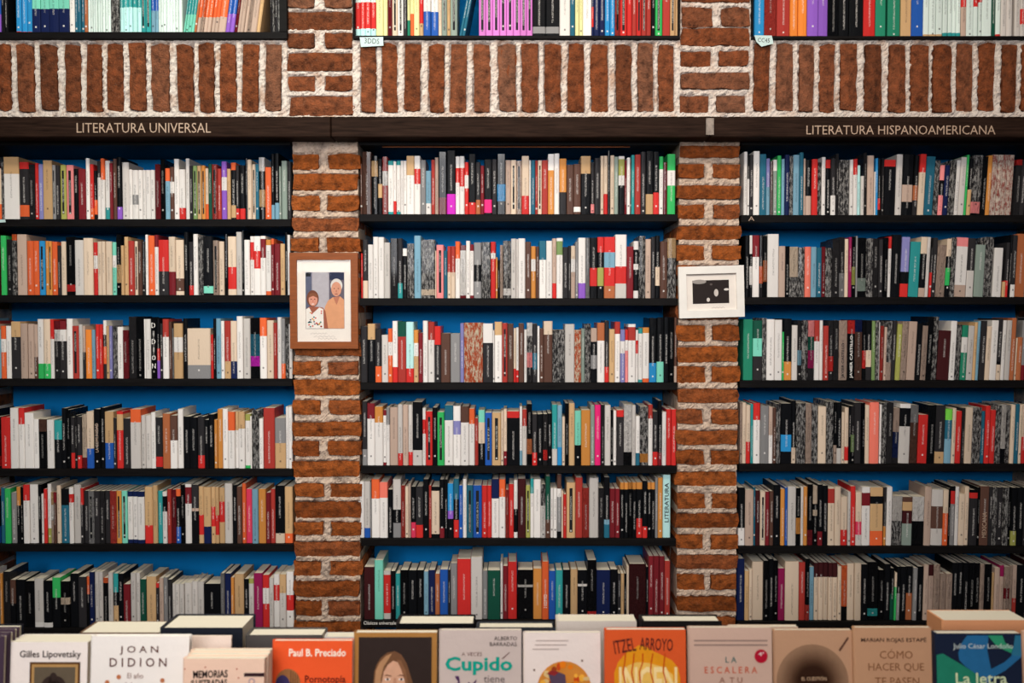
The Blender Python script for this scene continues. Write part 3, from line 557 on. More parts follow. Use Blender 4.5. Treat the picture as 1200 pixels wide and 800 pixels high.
# fill the ends of the shelves that run on past the picture
for b in (0, 2):
    for r in range(-1, 6):
        row = [q for q in BOOKS if q['b'] == b and q['r'] == r]
        if b == 0: e = P((-36 if r >= 0 else -34), 300, 0).x; lim = min(q['xa'] for q in row)
        else: e = max(q['xb'] for q in row) + .014; lim = P(1240, 300, 0).x
        while e < lim - .012:
            w = min(random.uniform(.012, .028), lim - e)
            q = dict(random.choice(row)); q.update(xa=e, xb=e + w, lean=0 if b == 0 else q['lean'], vis=0, area=0); 
            q['h'] = min(q['h'], .225); BOOKS.append(q); e += w
ROWN = {-1: 'top case above the lintel', 0: 'first shelf', 1: 'second shelf', 2: 'third shelf', 3: 'fourth shelf', 4: 'fifth shelf', 5: 'bottom shelf'}
def look(q):
    sg = q['segs']; w = q['xb'] - q['xa']
    size = 'thick ' if w > .024 else 'slim ' if w < .011 else ''
    seen = []
    for c, _ in sg:
        if CN[c] not in seen: seen.append(CN[c])
    if len(seen) == 1: d = seen[0]
    elif len(sg) == 2: d = '%s book with %s %s' % ((seen[0], seen[1], 'foot') if sg[0][1] > .5 else (seen[1], seen[0], 'top'))
    else:
        base = max(((e - (sg[i - 1][1] if i else 0), c) for i, (c, e) in enumerate(sg)))[1]
        oth = [s for s in seen if s != CN[base]]
        d = '%s book with %s band' % (CN[base], ' and '.join(oth[:2]))
    if 'book' not in d: d += ' book'
    return size + d
for b in range(3):
    for r in range(-1, 6):
        row = sorted([q for q in BOOKS if q['b'] == b and q['r'] == r], key=lambda q: q['xa'])
        vis = [q for q in row if q['vis']]
        place = '%s, %s bay' % (ROWN[r], BAY[b]) if r >= 0 else '%s, %s' % (ROWN[r], BAY[b])
        for i, q in enumerate(vis):
            nb = lambda k: CN[vis[k]['segs'][0][0]] if 0 <= k < len(vis) else None
            l, rr = nb(i - 1), nb(i + 1)
            q['look'] = look(q); q['place'] = place
            q['nbr'] = 'between %s and %s' % (l, rr) if l and rr else ('right of %s' % l if l else 'left of %s' % rr)
            q['row'] = vis; q['idx'] = i
NUM = ['', 'first', 'second', 'third', 'fourth', 'fifth', 'sixth', 'seventh', 'eighth', 'ninth', 'tenth', 'eleventh', 'twelfth']
from collections import Counter
c1 = Counter((q['look'], q['place']) for q in BOOKS if q['vis'])
c2 = Counter((q['look'], q['place'], q['nbr']) for q in BOOKS if q['vis'])
for q in BOOKS:
    if not q['vis']: continue
    if c1[q['look'], q['place']] == 1: q['label'] = '%s, %s' % (q['look'], q['place'])
    elif c2[q['look'], q['place'], q['nbr']] == 1: q['label'] = '%s, %s, %s' % (q['look'], q['place'], q['nbr'])
    else:
        same = [p for p in q['row'] if p['look'] == q['look']]
        k = [id(p) for p in same].index(id(q)) + 1
        q['label'] = '%s, %s, %s such from left' % (q['look'], q['place'], NUM[min(k, 12)])
    if len(q['label'].split()) < 4: q['label'] += ' row'
NSOLO = 276
solo = set(id(q) for q in sorted([q for q in BOOKS if q['vis']], key=lambda q: -q['area'] * (.55 if q['r'] == -1 else 1))[:NSOLO])
rest = Acc(); rv, rf = [], []
COVERS = {}
for q in BOOKS:
    w = (q['xb'] - q['xa']) * math.cos(math.radians(q['lean'])) - .0008; h = q['h'] / math.cos(math.radians(q['lean']))
    d = max(.105, min(.17, h * .66 + random.uniform(-.008, .008))); hard = w > .02 and rnd() < .3
    a = math.radians(q['lean']); xm = (q['xa'] + q['xb']) / 2
    # x of the base centre so that the middle of the spine stands at xm
    bx = xm - math.sin(a) * h / 2
    loc = Vector((bx, q['Y'] + random.uniform(0, .007), ZSH[q['b'], q['r']] + .0003 + math.sin(abs(a)) * w / 2))
    T = Matrix.Translation(loc) @ Matrix.Rotation(a, 4, 'Y')
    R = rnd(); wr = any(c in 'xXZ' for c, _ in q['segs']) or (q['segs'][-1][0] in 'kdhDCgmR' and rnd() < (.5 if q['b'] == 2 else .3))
    if id(q) in solo:
        A = Acc(); th, rd = cover_geo(A, Matrix(), w, d, h, q['segs'], R, q['lab'], hard)
        o = empty('book', loc, q['label'], 'book', (0, a, 0), 'books standing on the shelves')
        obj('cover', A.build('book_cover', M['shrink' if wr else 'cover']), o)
        vs, fs = [], []; page_geo(vs, fs, Matrix(), w, d, h, th, rd, hard)
        obj('pages', mesh('pages', vs, fs, M['paper']), o)
        COVERS.setdefault((q['b'], q['r']), []).append((q['xa'], q['xb'], o, w, h))
    else:
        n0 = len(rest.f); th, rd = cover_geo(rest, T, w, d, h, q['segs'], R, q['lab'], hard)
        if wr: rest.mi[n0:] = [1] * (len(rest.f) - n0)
        page_geo(rv, rf, T, w, d, h, th, rd, hard)
ro = obj('slim_books', rest.build('slim_books', [M['cover'], M['shrink']]), None, 'all the slimmer books filling the shelves between the larger ones', 'books', 'books standing on the shelves', 'stuff')
obj('slim_book_pages', mesh('slim_book_pages', rv, rf, M['paper']), ro)['kind'] = 'stuff'

# readable spines
def spine_text(b, r, px, s, py0, py1, frac, mat, stacked=False):
    ym = (py0 + py1) / 2; x = P(px, ym, .004).x
    hit = [c for c in COVERS.get((b, r), []) if c[0] <= x <= c[1]]
    if not hit: return
    xa, xb, o, w, h = hit[0]
    z0 = P(600, py1, .004).z - o.location.z; z1 = P(600, py0, .004).z - o.location.z
    if stacked:
        n = len(s); step = (z1 - z0) / n
        for i, ch in enumerate(s):
            cw = w * frac * (.28 if ch == 'I' else .8)
            t = obj('title', fit_text(ch, cw, step * .62, M[mat], .001, .0002), o); t.location = (-cw / 2, -.0008, z1 - step * (i + .85))
    else:
        t = obj('title', fit_text(s, z1 - z0, w * frac, M[mat], .001, .0002), o)
        t.rotation_euler = (0, -math.pi / 2, 0); t.location = (w * frac / 2, -.0008, z0)
spine_text(0, 2, 179.5, 'DIDION', 376, 433, .8, 'white_ink', True)
spine_text(2, 2, 989, 'JAVIER CASTILLO', 402, 443, .42, 'black_ink')
spine_text(2, 2, 998, 'JAVIER CASTILLO', 393, 443, .5, 'white_ink')
spine_text(1, 4, 782, 'LITERATURA', 566, 612, .55, 'black_ink')
spine_text(1, 5, 639, 'HOMO', 696, 712, .5, 'white_ink')
spine_text(0, 3, 113, 'LA COMUNIDAD', 496, 530, .5, 'brass')
spine_text(2, 4, 1154, 'MEXICANA', 600, 630, .5, 'brass')

# ------------------------------------------------------------------ framed pictures on the pillars
M['frame_wood'] = simple('brown_frame_wood', (134, 70, 28), .45, 10, .3, .1, .001, (1, 1, 14), spec=.15)
M['frame_white'] = simple('white_frame_paint', (226, 220, 212), .5, 20, .05)
M['mat_board'] = simple('mat_board', (226, 216, 206), .85, 30, .04)
def ink(c, rough=.5, coat=0.0):
    k = 'ink_%d_%d_%d' % c
    if k not in M: M[k] = simple(k, c, rough, 60, .08, coat=coat, spec=.08)
    return M[k]
def poly(parent, name, pts, y, mat, th=.0004):
    """flat printed shape with the outline pts (x, z) at depth y"""
    n = len(pts); vs = [(x, y, z) for x, z in pts] + [(x, y + th, z) for x, z in pts]
    a = sum(pts[i][0] * pts[(i + 1) % n][1] - pts[(i + 1) % n][0] * pts[i][1] for i in range(n))
    f = list(range(n)) if a > 0 else list(range(n))[::-1]
    fs = [tuple(f)] + [(f[(i + 1) % n], f[i], f[i] + n, f[(i + 1) % n] + n) for i in range(n)]
    return obj(name, mesh(name, vs, fs, mat), parent)
def ell(cx, cz, rx, rz, n=28, a0=0, a1=2 * math.pi, rot=0):
    r = []
    for i in range(n):
        t = a0 + (a1 - a0) * i / (n if a1 - a0 > 6.28 else n - 1); x, z = rx * math.cos(t), rz * math.sin(t)
        r.append((cx + x * math.cos(rot) - z * math.sin(rot), cz + x * math.sin(rot) + z * math.cos(rot)))
    return r
def rect(a, b, c, d): return [(a, c), (b, c), (b, d), (a, d)]
def framed(name, px0, px1, py0, py1, rail, mat, label, tilt=0):
    Yf = -.026; a, b = P(px0, py1, Yf), P(px1, py0, Yf); W_, H_ = b.x - a.x, b.z - a.z
    e = empty(name, ((a.x + b.x) / 2, Yf, (a.z + b.z) / 2), label, 'picture', (0, tilt, 0))
    k = W_ / (px1 - px0); hw, hh = W_ / 2, H_ / 2; rl = rail * k; dp = .018
    for s in (-1, 1):     # mitred rails
        for hor in (True, False):
            o_, i_ = (hw, hw - rl), (hh, hh - rl)
            if hor: q = [(-hw, s * hh), (hw, s * hh), (hw - rl, s * (hh - rl)), (-hw + rl, s * (hh - rl))]
            else: q = [(s * hw, -hh), (s * hw, hh), (s * (hw - rl), hh - rl), (s * (hw - rl), -hh + rl)]
            poly(e, 'frame_rail', q, 0, M[mat], dp)
    obj('mat', box('mat', (-hw + rl, .007, -hh + rl), (hw - rl, .010, hh - rl), M['mat_board']), e)
    L = lambda x, y: ((x - (px0 + px1) / 2) * k, ((py0 + py1) / 2 - y) * k)
    return e, L, k
e, L, k = framed('framed_photograph', 340, 419, 296, 408.5, 8.2, 'frame_wood', 'brown wooden frame with portrait photograph of a couple on brick pillar')
def R4(e, x0, x1, y0, y1): a = L(x0, y1); b = L(x1, y0); return rect(a[0], b[0], a[1], b[1])
ph = poly(e, 'photograph', R4(e, 358, 403, 319, 384.5), .0064, ink((142, 136, 146)))
ph['label'] = 'colour print of a woman and a man standing side by side'
def shape(par, pts_px, y, c): return poly(par, 'print', [L(*p) for p in pts_px], y, ink(c), .0002)
def el_px(par, cx, cy, rx, ry, y, c, **kw): return poly(par, 'print', [L(*p) for p in ell(cx, cy, rx, ry, **kw)], y, ink(c), .0002)
shape(ph, [(358, 319), (365, 319), (365, 384), (358, 384)], .0060, (88, 92, 112))
shape(ph, [(366, 319), (385, 319), (385, 384), (366, 384)], .0060, (172, 166, 172))
shape(ph, [(385.5, 319), (402.8, 319), (402.8, 384), (385.5, 384)], .0060, (96, 88, 98))
shape(ph, [(386, 319.3), (402.6, 319.3), (402.6, 328), (386, 328)], .0058, (40, 46, 70))
shape(ph, [(358.3, 319.3), (364, 319.3), (364, 324), (358.3, 324)], .0058, (30, 30, 36))
# man
shape(ph, [(381, 384.3), (380, 360), (384, 352), (390, 348), (398, 347), (402.8, 351), (402.8, 384.3)], .0055, (206, 146, 108))
shape(ph, [(390, 348), (394, 357), (398, 347)], .0053, (176, 112, 88))
el_px(ph, 394, 334.5, 6.9, 8, .0053, (206, 200, 194))
el_px(ph, 393.8, 338.6, 5.9, 8.4, .0051, (202, 142, 116))
for dx in (-2.4, 2.4): el_px(ph, 393.8 + dx, 338, .9, .5, .0049, (70, 50, 44), n=10)
el_px(ph, 393.8, 341, .8, 1.4, .0049, (180, 114, 92), n=10); el_px(ph, 393.8, 344.3, 2.0, .5, .0049, (140, 70, 64), n=10)
# woman
shape(ph, [(358.2, 384.3), (358.2, 362), (362, 359), (370, 359), (378, 360), (381, 364), (384, 384.3)], .0050, (150, 86, 66))
shape(ph, [(358.4, 384.3), (358.4, 362), (362, 360), (366, 367), (374, 360), (378.5, 362), (379, 384.3)], .0048, (222, 214, 206))
for i in range(26):
    rr = random.Random(i); x_, y_ = rr.uniform(359.5, 377), rr.uniform(364, 383)
    el_px(ph, x_, y_, 1.0, .9, .0046, rr.choice([(190, 60, 50), (40, 110, 110), (60, 60, 90), (200, 140, 60)]), n=8)
el_px(ph, 366.3, 349.5, 7.0, 9.6, .0046, (112, 66, 48)); el_px(ph, 366.8, 351, 5.2, 7.4, .0044, (204, 138, 116))
shape(ph, [(362, 348.5), (363, 344), (367, 343), (371.5, 345), (372, 349), (367, 346.5)], .0043, (128, 78, 54))
for dx in (-2.0, 2.0): el_px(ph, 366.6 + dx, 350.3, .9, .6, .0042, (60, 44, 42), n=10)
el_px(ph, 366.6, 352.6, .7, 1.1, .0042, (184, 112, 94), n=10); el_px(ph, 366.6, 356, 1.8, .7, .0042, (224, 200, 190), n=10)
for i, (xa, xb, yy) in enumerate([(363, 383, 390), (367, 392, 393.5), (372, 394, 396)]):
    pts = [(xa + (xb - xa) * t / 14, yy + .9 * math.sin(t * 2.3 + i)) for t in range(15)]
    poly(e, 'handwriting', [L(*p) for p in pts] + [L(p[0], p[1] + .45) for p in pts[::-1]], .0067, ink((176, 166, 160)), .0002)
gt = NT('picture_glass'); mx = gt.n('ShaderNodeMixShader'); mx.inputs[0].default_value = .006
gl_ = gt.n('ShaderNodeBsdfGlossy'); gl_.inputs['Roughness'].default_value = .03
gt.l(gt.n('ShaderNodeBsdfTransparent').outputs[0], mx.inputs[1]); gt.l(gl_.outputs[0], mx.inputs[2]); gt.l(mx.outputs[0], gt.t.nodes['Material Output'].inputs[0])
obj('glass', box('glass', (-.098, .0022, -.148), (.098, .0034, .148), gt.m), e)

e, L, k = framed('framed_print', 795.5, 872.5, 311.5, 372, 9, 'frame_white', 'white frame with small dark print hanging slightly crooked on brick pillar', math.radians(-1.6))
ph = poly(e, 'photograph', R4(e, 812, 855, 328, 355.5), .0064, ink((40, 32, 30)))
ph['label'] = 'dark brown and white photograph in a wide white mat'
for (cx, cy, rx, ry, c) in [(820, 329.6, 8.5, 2.6, (150, 142, 136)), (834, 333, 1.6, 1.2, (90, 80, 76)), (839.8, 343, 2.6, 4.4, (196, 186, 178)), (852, 339.3, 3.0, 1.4, (206, 198, 190)), (830.3, 351, 2.0, 2.4, (200, 190, 182))]:
    el_px(ph, cx, cy, rx, ry, .0060, c, n=14)
pts = [(834 + t * 1.2, 360.3 + .8 * math.sin(t * 2.1)) for t in range(14)]
poly(e, 'signature', [L(*p) for p in pts] + [L(p[0], p[1] + .4) for p in pts[::-1]], .0067, ink((150, 140, 134)), .0002)
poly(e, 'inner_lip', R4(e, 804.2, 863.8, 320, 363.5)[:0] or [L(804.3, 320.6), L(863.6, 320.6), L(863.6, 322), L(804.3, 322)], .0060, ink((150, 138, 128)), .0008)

# ------------------------------------------------------------------ tags on the shelf edges
def tag(px, s, label, Yt, txt=None, tilt=0):
    pts = [P(x, y, Yt) for x, y in px]; c = sum(pts, Vector()) / len(pts)
    o = obj('shelf_tag', None, None, label, 'tag', 'card tags on shelf edges'); o.location = c
    poly(o, 'card', [(p.x - c.x, p.z - c.z) for p in pts], 0, M['tag'], .0012)
    if txt:
        w = (max(p.x for p in pts) - min(p.x for p in pts)) * .62
        t = obj('handwriting', fit_text(txt, w, w * .34, M['black_ink'], -.0005, .0002), o); t.location = (-w / 2, -.0005, -w * .10); t.rotation_euler = (0, tilt, 0)
tag([(421.5, 43.6), (449, 43.2), (449.3, 53.5), (423, 55)], '', 'pale card tag with handwriting on top middle case edge', UY - .0135, '3DDS', .05)
tag([(884, 41.4), (904.5, 41.6), (906.5, 51), (892.5, 54.6), (886.5, 49)], '', 'pale cut-corner card tag on top right case edge', UY - .0135, 'CC45', .08)
tag([(-3, 257.3), (6, 257), (6.5, 260.3), (-3, 260.8)], '', 'small lilac paper tag at the left end of the first shelf', -.0075)
a_ = P(448, 174.8, .02); b_ = P(738, 174.2, .02)
obj('cable', box('cable', (a_.x, .018, zb0 - .0152), (b_.x, .0215, zb0 - .0123), ink((150, 84, 44))), None, 'thin orange-brown strip under the lintel of the middle bay', 'strip')

# ------------------------------------------------------------------ display table and the books on it
ZTAB = .80
M['table'] = simple('table_wood', (86, 58, 40), .5, 8, .3, .15, .001, (1, 12, 1))
t = empty('display_table', (0, -1.45, 0), 'wooden table carrying the face-out books in front', 'table')
obj('tabletop', box('tabletop', (-1.55, -.42, ZTAB - .035), (1.55, .42, ZTAB), M['table'], .003), t)
for sx in (-1, 1):
    for sy in (-1, 1):
        obj('leg', box('leg', (sx * 1.45 - .03, sy * .35 - .03, .0005), (sx * 1.45 + .03, sy * .35 + .03, ZTAB - .035), M['table'], .003), t)
CUST = {'1': (64, 48, 62), '2': (232, 214, 206), '3': (236, 222, 214), '4': (236, 196, 170), '5': (235, 82, 18), '6': (176, 120, 50), '7': (206, 186, 176),
        '8': (226, 206, 196), '9': (206, 76, 14), '!': (198, 162, 142), '#': (194, 146, 110), '$': (194, 144, 106), '%': (26, 34, 54), '&': (214, 166, 134),
        'A1': (24, 26, 34), 'B1': (104, 76, 56), 'C1': (30, 34, 44), 'D1': (78, 74, 72), 'E1': (196, 190, 184), 'F1': (16, 16, 18), 'G1': (46, 50, 56),
        'H1': (206, 194, 182), 'I1': (28, 26, 26), 'J1': (220, 190, 164), 'K1': (222, 150, 100), 'L1': (232, 200, 184)}
PAL.update(CUST)
TILT = math.radians(5)
def display(key, px0, px1, ytop, Yt, thick, label, group='face-out books on the table', wrapped=False, rotz=0.0, hard=True, copies=1):
    TILT = math.radians(2 if 'behind' in group else 5)
    a, b = P(px0, ytop, Yt), P(px1, ytop, Yt); Wd = b.x - a.x
    zb = ZTAB + .0006 + thick * math.sin(TILT)
    H_ = (a.z - zb) / math.cos(TILT)
    roots = []
    for c in range(copies):
        lb = label if copies == 1 else '%s copy of %s' % (['front', 'second', 'third', 'rear'][c], label)
        e = empty('book', (a.x + random.uniform(-.002, .002) * c, Yt - math.sin(TILT) * H_ + c * (thick + .001) / math.cos(TILT), zb), lb, 'book', (-TILT, 0, rotz), group)
        A = Acc(); T = Matrix.Translation((0, thick / 2, 0)) @ Matrix.Rotation(-math.pi / 2, 4, 'Z')
        th, rd = cover_geo(A, T, thick, Wd, H_, [(key, 1.0)], .5, 0, hard)
        A.sty = [(0, 0, 0)] * len(A.sty)
        obj('cover', A.build('cover', M['wrapped' if wrapped else 'cover']), e)
        vs, fs = [], []; page_geo(vs, fs, T, thick, Wd, H_, th, rd, hard); obj('pages', mesh('pages', vs, fs, M['paper']), e)
        roots.append(e)
    e = roots[0]; k = Wd / (px1 - px0)
    Lc = lambda x, y: ((x - px0) * k, H_ - (y - ytop) * k * 1.02)
    return e, Lc, k
def words(e, Lc, s, px0, px1, py0, py1, c, offset=0.0, rot=0, name='title', space=1.0):
    a = Lc(px0, py1); b = Lc(px1, py0)
    t = obj(name, fit_text(s, b[0] - a[0], b[1] - a[1], ink(c), offset, .0001, space), e); t.location = (a[0], -.0012, a[1]); t.rotation_euler = (0, rot, 0)
    return t
def pr(e, Lc, pts, c, y=-.0010, name='print', coat=0.0): return poly(e, name, [Lc(*p) for p in pts], y, ink(c, coat=coat), .0002)
BX = lambda a, b, c, d: [(a, c), (b, c), (b, d), (a, d)]
DK = (44, 34, 34)
YF = -1.55
display('1', -86, 5, 745, YF - .02, .017, 'dark purple book at the left corner of the table', copies=3)
e, Q, k = display('2', 10, 103, 752, YF, .055, 'white book with framed painting on its cover, left end of table', hard=False)
words(e, Q, 'Gilles Lipovetsky', 24, 95.5, 761.5, 771.5, (60, 46, 44), .001)
pr(e, Q, BX(36, 95, 774.5, 850), (84, 52, 28)); pr(e, Q, BX(38.5, 92.5, 777, 850), (176, 136, 84), -.0012); pr(e, Q, BX(41.5, 89.5, 780, 850), (96, 84, 68), -.0014)
for (cx, cy, rx, ry, r_) in [(64, 795, 5, 9, 0), (56, 797, 4, 8, .7), (73, 797, 4, 8, -.7), (65, 803, 10, 8, 0)]: pr(e, Q, ell(cx, cy, rx, ry, rot=r_), (52, 40, 36), -.0016)
e, Q, k = display('3', 106, 222, 745, YF - .03, .014, 'white book with widely spaced serif capitals, beside the painting cover', hard=True)
words(e, Q, 'J O A N', 141, 186, 756, 766, (96, 56, 50), .0006); words(e, Q, 'D I D I O N', 129.5, 196, 769.5, 779.5, (96, 56, 50), .0006)
words(e, Q, 'El año', 150.5, 169, 786.5, 792.5, (150, 120, 112)); words(e, Q, 'del', 146, 156, 797, 802, (150, 120, 112))
for cx, cy in ((140.5, 791), (191.5, 795), (127, 797)): pr(e, Q, ell(cx, cy, 2.6, 2.6), (186, 112, 72))
e, Q, k = display('4', 214, 310, 771.5, YF - .10, .017, 'peach book with brush lettering, lower than its neighbours', copies=3, hard=False)
words(e, Q, 'MEMORIAS', 227, 267.5, 785, 793.5, (26, 18, 20), .002, -.03); words(e, Q, 'ILUSTRADAS', 225, 267, 795.5, 803, (26, 18, 20), .002, -.03)
pr(e, Q, BX(286.5, 310, 787.5, 791.5), (50, 30, 34)); pr(e, Q, ell(295.5, 797, 3.6, 3.6), (150, 130, 150)); pr(e, Q, ell(295.5, 797, 2.4, 2.4), (236, 196, 170), -.0012)
for cx, cy in ((278, 783), (280, 793), (217, 783), (241, 781)): pr(e, Q, ell(cx, cy, .9, .9, n=10), (176, 70, 56))
display('L1', 222, 271, 745, YF + .04, .006, 'pinkish slim book peeking between the white and the peach books', hard=False)
e, Q, k = display('5', 319, 413, 750.5, YF - .02, .013, 'bright orange book with white author line and brown globe', hard=False)
words(e, Q, 'Paul B. Preciado', 339, 405.5, 759.5, 768, (250, 236, 216), .002); words(e, Q, 'Pornotopía', 358, 405.5, 789.5, 800, (90, 22, 20), .001)
pr(e, Q, ell(338, 798, 14.5, 16), (150, 100, 60)); pr(e, Q, ell(332, 803, 9, 14), (60, 50, 92), -.0012)
for i in range(4): pr(e, Q, BX(341 + i * 2.6, 342 + i * 2.6, 784 + i * 1.5, 810), (96, 64, 44), -.0012)
e, Q, k = display('6', 414.5, 512, 741, YF - .005, .020, 'gold-edged dark book with portrait of a fair-haired woman', wrapped=True, hard=False)
pr(e, Q, BX(420.5, 506, 746, 860), (48, 36, 32), -.0008, coat=.6)
pc = lambda pts: [(410 + x * .1375, 690 + y * .1375) for x, y in pts]
pr(e, Q, pc([(205, 760), (212, 690), (232, 630), (268, 575), (320, 535), (385, 522), (440, 550), (485, 620), (515, 710), (560, 850), (600, 1100), (150, 1100), (190, 900)]), (110, 74, 50), -.0010)
pr(e, Q, pc([(215, 770), (225, 680), (255, 615), (310, 560), (360, 540), (330, 590), (290, 650), (268, 740), (262, 900), (220, 950)]), (176, 130, 92), -.0012)
pr(e, Q, pc([(270, 900), (275, 780), (292, 690), (325, 635), (370, 600), (410, 612), (445, 660), (468, 730), (482, 820), (480, 960), (420, 1100), (330, 1100)]), (208, 158, 128), -.0014)
pr(e, Q, pc([(400, 590), (440, 600), (478, 680), (500, 800), (490, 880), (470, 760), (440, 670)]), (132, 90, 62), -.0016)
for cx, sg in ((325, 1), (442, 1)):
    pr(e, Q, pc([(cx - 38, 728), (cx - 10, 712), (cx + 34, 722), (cx + 34, 730), (cx - 8, 722)]), (110, 74, 54), -.0016)
    pr(e, Q, [(410 + x * .1375, 690 + y * .1375) for x, y in ell(cx, 752, 24, 10, n=16)], (226, 212, 202), -.0016); pr(e, Q, [(410 + x * .1375, 690 + y * .1375) for x, y in ell(cx, 751, 10, 10, n=12)], (50, 40, 40), -.0018)
pr(e, Q, pc([(378, 740), (398, 742), (408, 830), (385, 845), (366, 832)]), (188, 134, 106), -.0016)
e, Q, k = display('7', 514.5, 611, 738, YF - .01, .011, 'pinkish grey book with large teal title', wrapped=True, hard=False)
words(e, Q, 'ALBERTO', 579, 606, 745, 749.5, DK); words(e, Q, 'BARRADAS', 574, 605.5, 751.5, 756, DK); words(e, Q, 'A VECES', 541, 565, 763, 767, (110, 80, 76))
words(e, Q, 'Cupido', 522, 600.5, 768, 788.5, (10, 150, 130), .003); words(e, Q, 'tiene', 567, 591.5, 789, 797, (96, 84, 84)); words(e, Q, 'mala', 568, 592, 799.5, 806, (96, 84, 84))
pr(e, Q, [(533, 790), (538, 789.5), (539, 797), (542, 802), (534, 802), (537, 796)], (76, 44, 84)); pr(e, Q, [(548, 802), (549, 796), (553, 799), (559, 793), (556, 802)], (76, 44, 84))
pr(e, Q, [(588, 770), (597, 762.5), (597.5, 763.3), (589, 771)], (110, 80, 76))
e, Q, k = display('8', 613, 703.5, 741, YF - .005, .012, 'pale book with a round orange flower picture', wrapped=True, hard=False)
for i, (a, b) in enumerate(((628, 666), (627, 664), (624, 655))): pr(e, Q, BX(a, b, 749.4 + i * 4.8, 750.6 + i * 4.8), (176, 156, 148))
pr(e, Q, ell(661, 806, 32, 33), (206, 130, 50))
for i in range(70):
    rr = random.Random(i + 5); t_, u_ = rr.uniform(0, 6.28), 30 * math.sqrt(rr.random())
    pr(e, Q, ell(661 + u_ * math.cos(t_), 806 + u_ * math.sin(t_), rr.uniform(2, 4.5), rr.uniform(2, 4.5), n=9), rr.choice([(226, 120, 20), (196, 70, 24), (236, 170, 60), (150, 60, 24), (214, 180, 120)]), -.0012 - .000012 * i)
pr(e, Q, [(642, 786), (652, 784), (662, 788), (664, 806), (648, 806), (645, 796)], (84, 66, 84), -.0024); pr(e, Q, [(640, 787), (646, 783), (655, 785), (650, 789)], (140, 40, 40), -.0026)
for cx, cy in ((682, 772.5), (626, 783)): pr(e, Q, ell(cx, cy, 1.3, 1.3, n=10), (110, 80, 60))
e, Q, k = display('9', 708.5, 803.5, 737.5, YF - .02, .016, 'burnt orange book with flame-shaped yellow lettering', hard=False)
pr(e, Q, [(720, 812), (719.5, 786), (724, 774), (733, 764), (741, 760), (748, 755), (757, 757), (766, 762), (775, 766), (787, 772), (794, 780), (796.5, 792), (796, 812)], (226, 146, 24))
pr(e, Q, [(727, 812), (727, 792), (735, 778), (746, 774), (760, 775), (775, 779), (788, 788), (790, 812)], (236, 186, 90), -.0012)
words(e, Q, 'ITZEL', 720.5, 746, 750, 765, (92, 34, 26), .001, -.16); words(e, Q, 'ARROYO', 749, 788, 746, 760, (92, 34, 26), .001, .05)
for xs in ([732, 731, 729, 731, 732], [742, 741, 739, 741, 742], [752, 752, 748, 749, 751], [764, 762, 761, 764, 763], [778, 777, 776, 779, 780]):
    ys = [764, 774, 785, 796, 810]; pr(e, Q, [(x, y) for x, y in zip(xs, ys)] + [(x + 1.6, y) for x, y in zip(xs[::-1], ys[::-1])], (196, 74, 16), -.0014)
words(e, Q, 'INCEN', 725, 793, 779, 812, (246, 214, 150), .002)
e, Q, k = display('!', 806, 904, 735, YF, .012, 'beige book with red round sticker and spaced red title', hard=False)
for i in range(2): pr(e, Q, BX(813, 899, 748.8 + i * 5, 750.6 + i * 5), (150, 124, 112))
words(e, Q, 'L A', 849.5, 862.5, 768, 774.5, (84, 112, 106), .001); words(e, Q, 'E S C A L E R A', 825, 886.5, 779, 786.5, (196, 92, 64), .001); words(e, Q, 'A  T U', 842, 869, 791, 797.5, (150, 104, 88), .001)
pr(e, Q, ell(891.3, 767.3, 7.7, 7.7), (176, 18, 44)); words(e, Q, '4ª', 888, 895, 762.5, 767, (230, 210, 204))
e, Q, k = display('#', 906, 998, 738, YF + .004, .012, 'tan book with large brown disc shading to dark centre', hard=False)
for i in range(12):
    f = i / 11.0; r_ = 42 - 24 * f; cc = tuple(int(a_ + (b_ - a_) * f ** 1.4) for a_, b_ in zip((150, 114, 88), (50, 28, 16)))
    pr(e, Q, ell(951, 796, r_, r_, n=40), cc, -.0010 - .00008 * i)
words(e, Q, 'EL CUESTIÓN', 938, 967, 789.5, 794.5, (214, 176, 140)).location.y = -.0024
pr(e, Q, [(982, 760.5), (993, 745.5), (994.6, 746.8), (984, 762)], (92, 58, 46))
e, Q, k = display('$', 1000, 1091, 735, YF - .004, .012, 'tan book with brown capitals in four centred lines', hard=False)
words(e, Q, 'MARIAN ROJAS ESTAPÉ', 1008.5, 1085, 745.5, 752.5, (66, 44, 36), .0006)
for s_, a, b, c, d in (('CÓMO', 1030, 1068.5, 759, 770), ('HACER QUE', 1016.5, 1081.5, 775, 785), ('TE PASEN', 1024, 1075.5, 791, 800)): words(e, Q, s_, a, b, c, d, (138, 92, 62))
e, Q, k = display('%', 1096, 1196.5, 742, YF - .02, .022, 'dark navy book with sweeping blue and green shapes', hard=False)
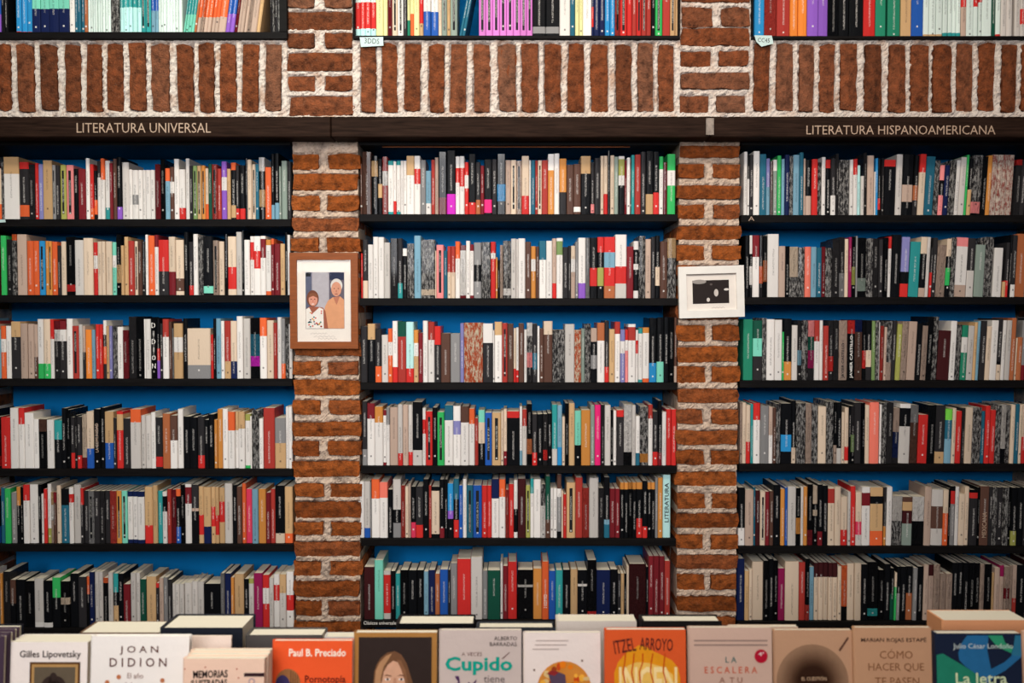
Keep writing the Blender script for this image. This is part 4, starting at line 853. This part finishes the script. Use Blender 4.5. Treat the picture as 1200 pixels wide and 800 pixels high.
pr(e, Q, [(1096.5, 766), (1104, 764.5), (1124, 776), (1150, 792), (1170, 830), (1096.5, 830)], (36, 128, 100))
pr(e, Q, [(1133, 744), (1158, 744), (1156, 760), (1158, 772), (1160, 782), (1176, 774), (1190, 762), (1196, 768), (1176, 784), (1164, 790), (1156, 798), (1146, 790), (1130, 779), (1123, 772), (1122, 764), (1126, 753)], (40, 104, 150), -.0012)
pr(e, Q, [(1157, 744), (1174, 744), (1177, 752), (1186, 758), (1184, 764), (1168, 757)], (48, 150, 108), -.0014)
pr(e, Q, [(1189, 744), (1196, 744), (1196, 768), (1184, 766), (1187, 756)], (46, 112, 140), -.0013)
words(e, Q, 'Julio César Londoño', 1116, 1186, 753, 760.5, (206, 214, 206)).location.y = -.002; words(e, Q, 'La letra', 1118, 1178, 786, 798.5, (216, 226, 180), .001).location.y = -.002
display('&', 1199, 1290, 740, YF, .012, 'peach book cut off by the right edge of the picture', hard=False)
# second row, standing behind
YB = -1.40; G2 = 'books standing behind the front row'
display('A1', -72, 17, 737, YB, .035, 'dark book with pale page edge behind the purple book', G2)
display('B1', 93, 186, 741, YB, .075, 'brown book behind the painting and serif covers', G2, hard=False)
display('C1', 187, 284, 735.5, YB + .01, .095, 'very thick dark navy book with cream page tops', G2)
display('D1', 287, 378, 744, YB, .05, 'dark grey book behind the orange book', G2)
display('E1', 379.5, 450, 746, YB + .004, .030, 'light grey book behind the orange and gold-edged books', G2, hard=False)
display('F1', 464, 556, 730.5, YB, .062, 'black book with pale green page tops behind the portrait cover', G2)
display('G1', 558.5, 650, 735, YB + .006, .04, 'dark slate book behind the teal-titled book', G2)
display('H1', 652, 746, 727.5, YB + .004, .045, 'off-white book behind the round flower picture', G2, hard=False)
display('I1', 752, 846, 727.5, YB, .045, 'black book with grey page tops behind the burnt orange book', G2)
display('J1', 854, 935, 734, YB, .014, 'pale peach book barely showing behind the disc cover', G2, hard=False)
display('K1', 1104, 1205, 726.5, YB - .005, .07, 'thick peach-orange book behind the navy and green cover', G2, hard=False)
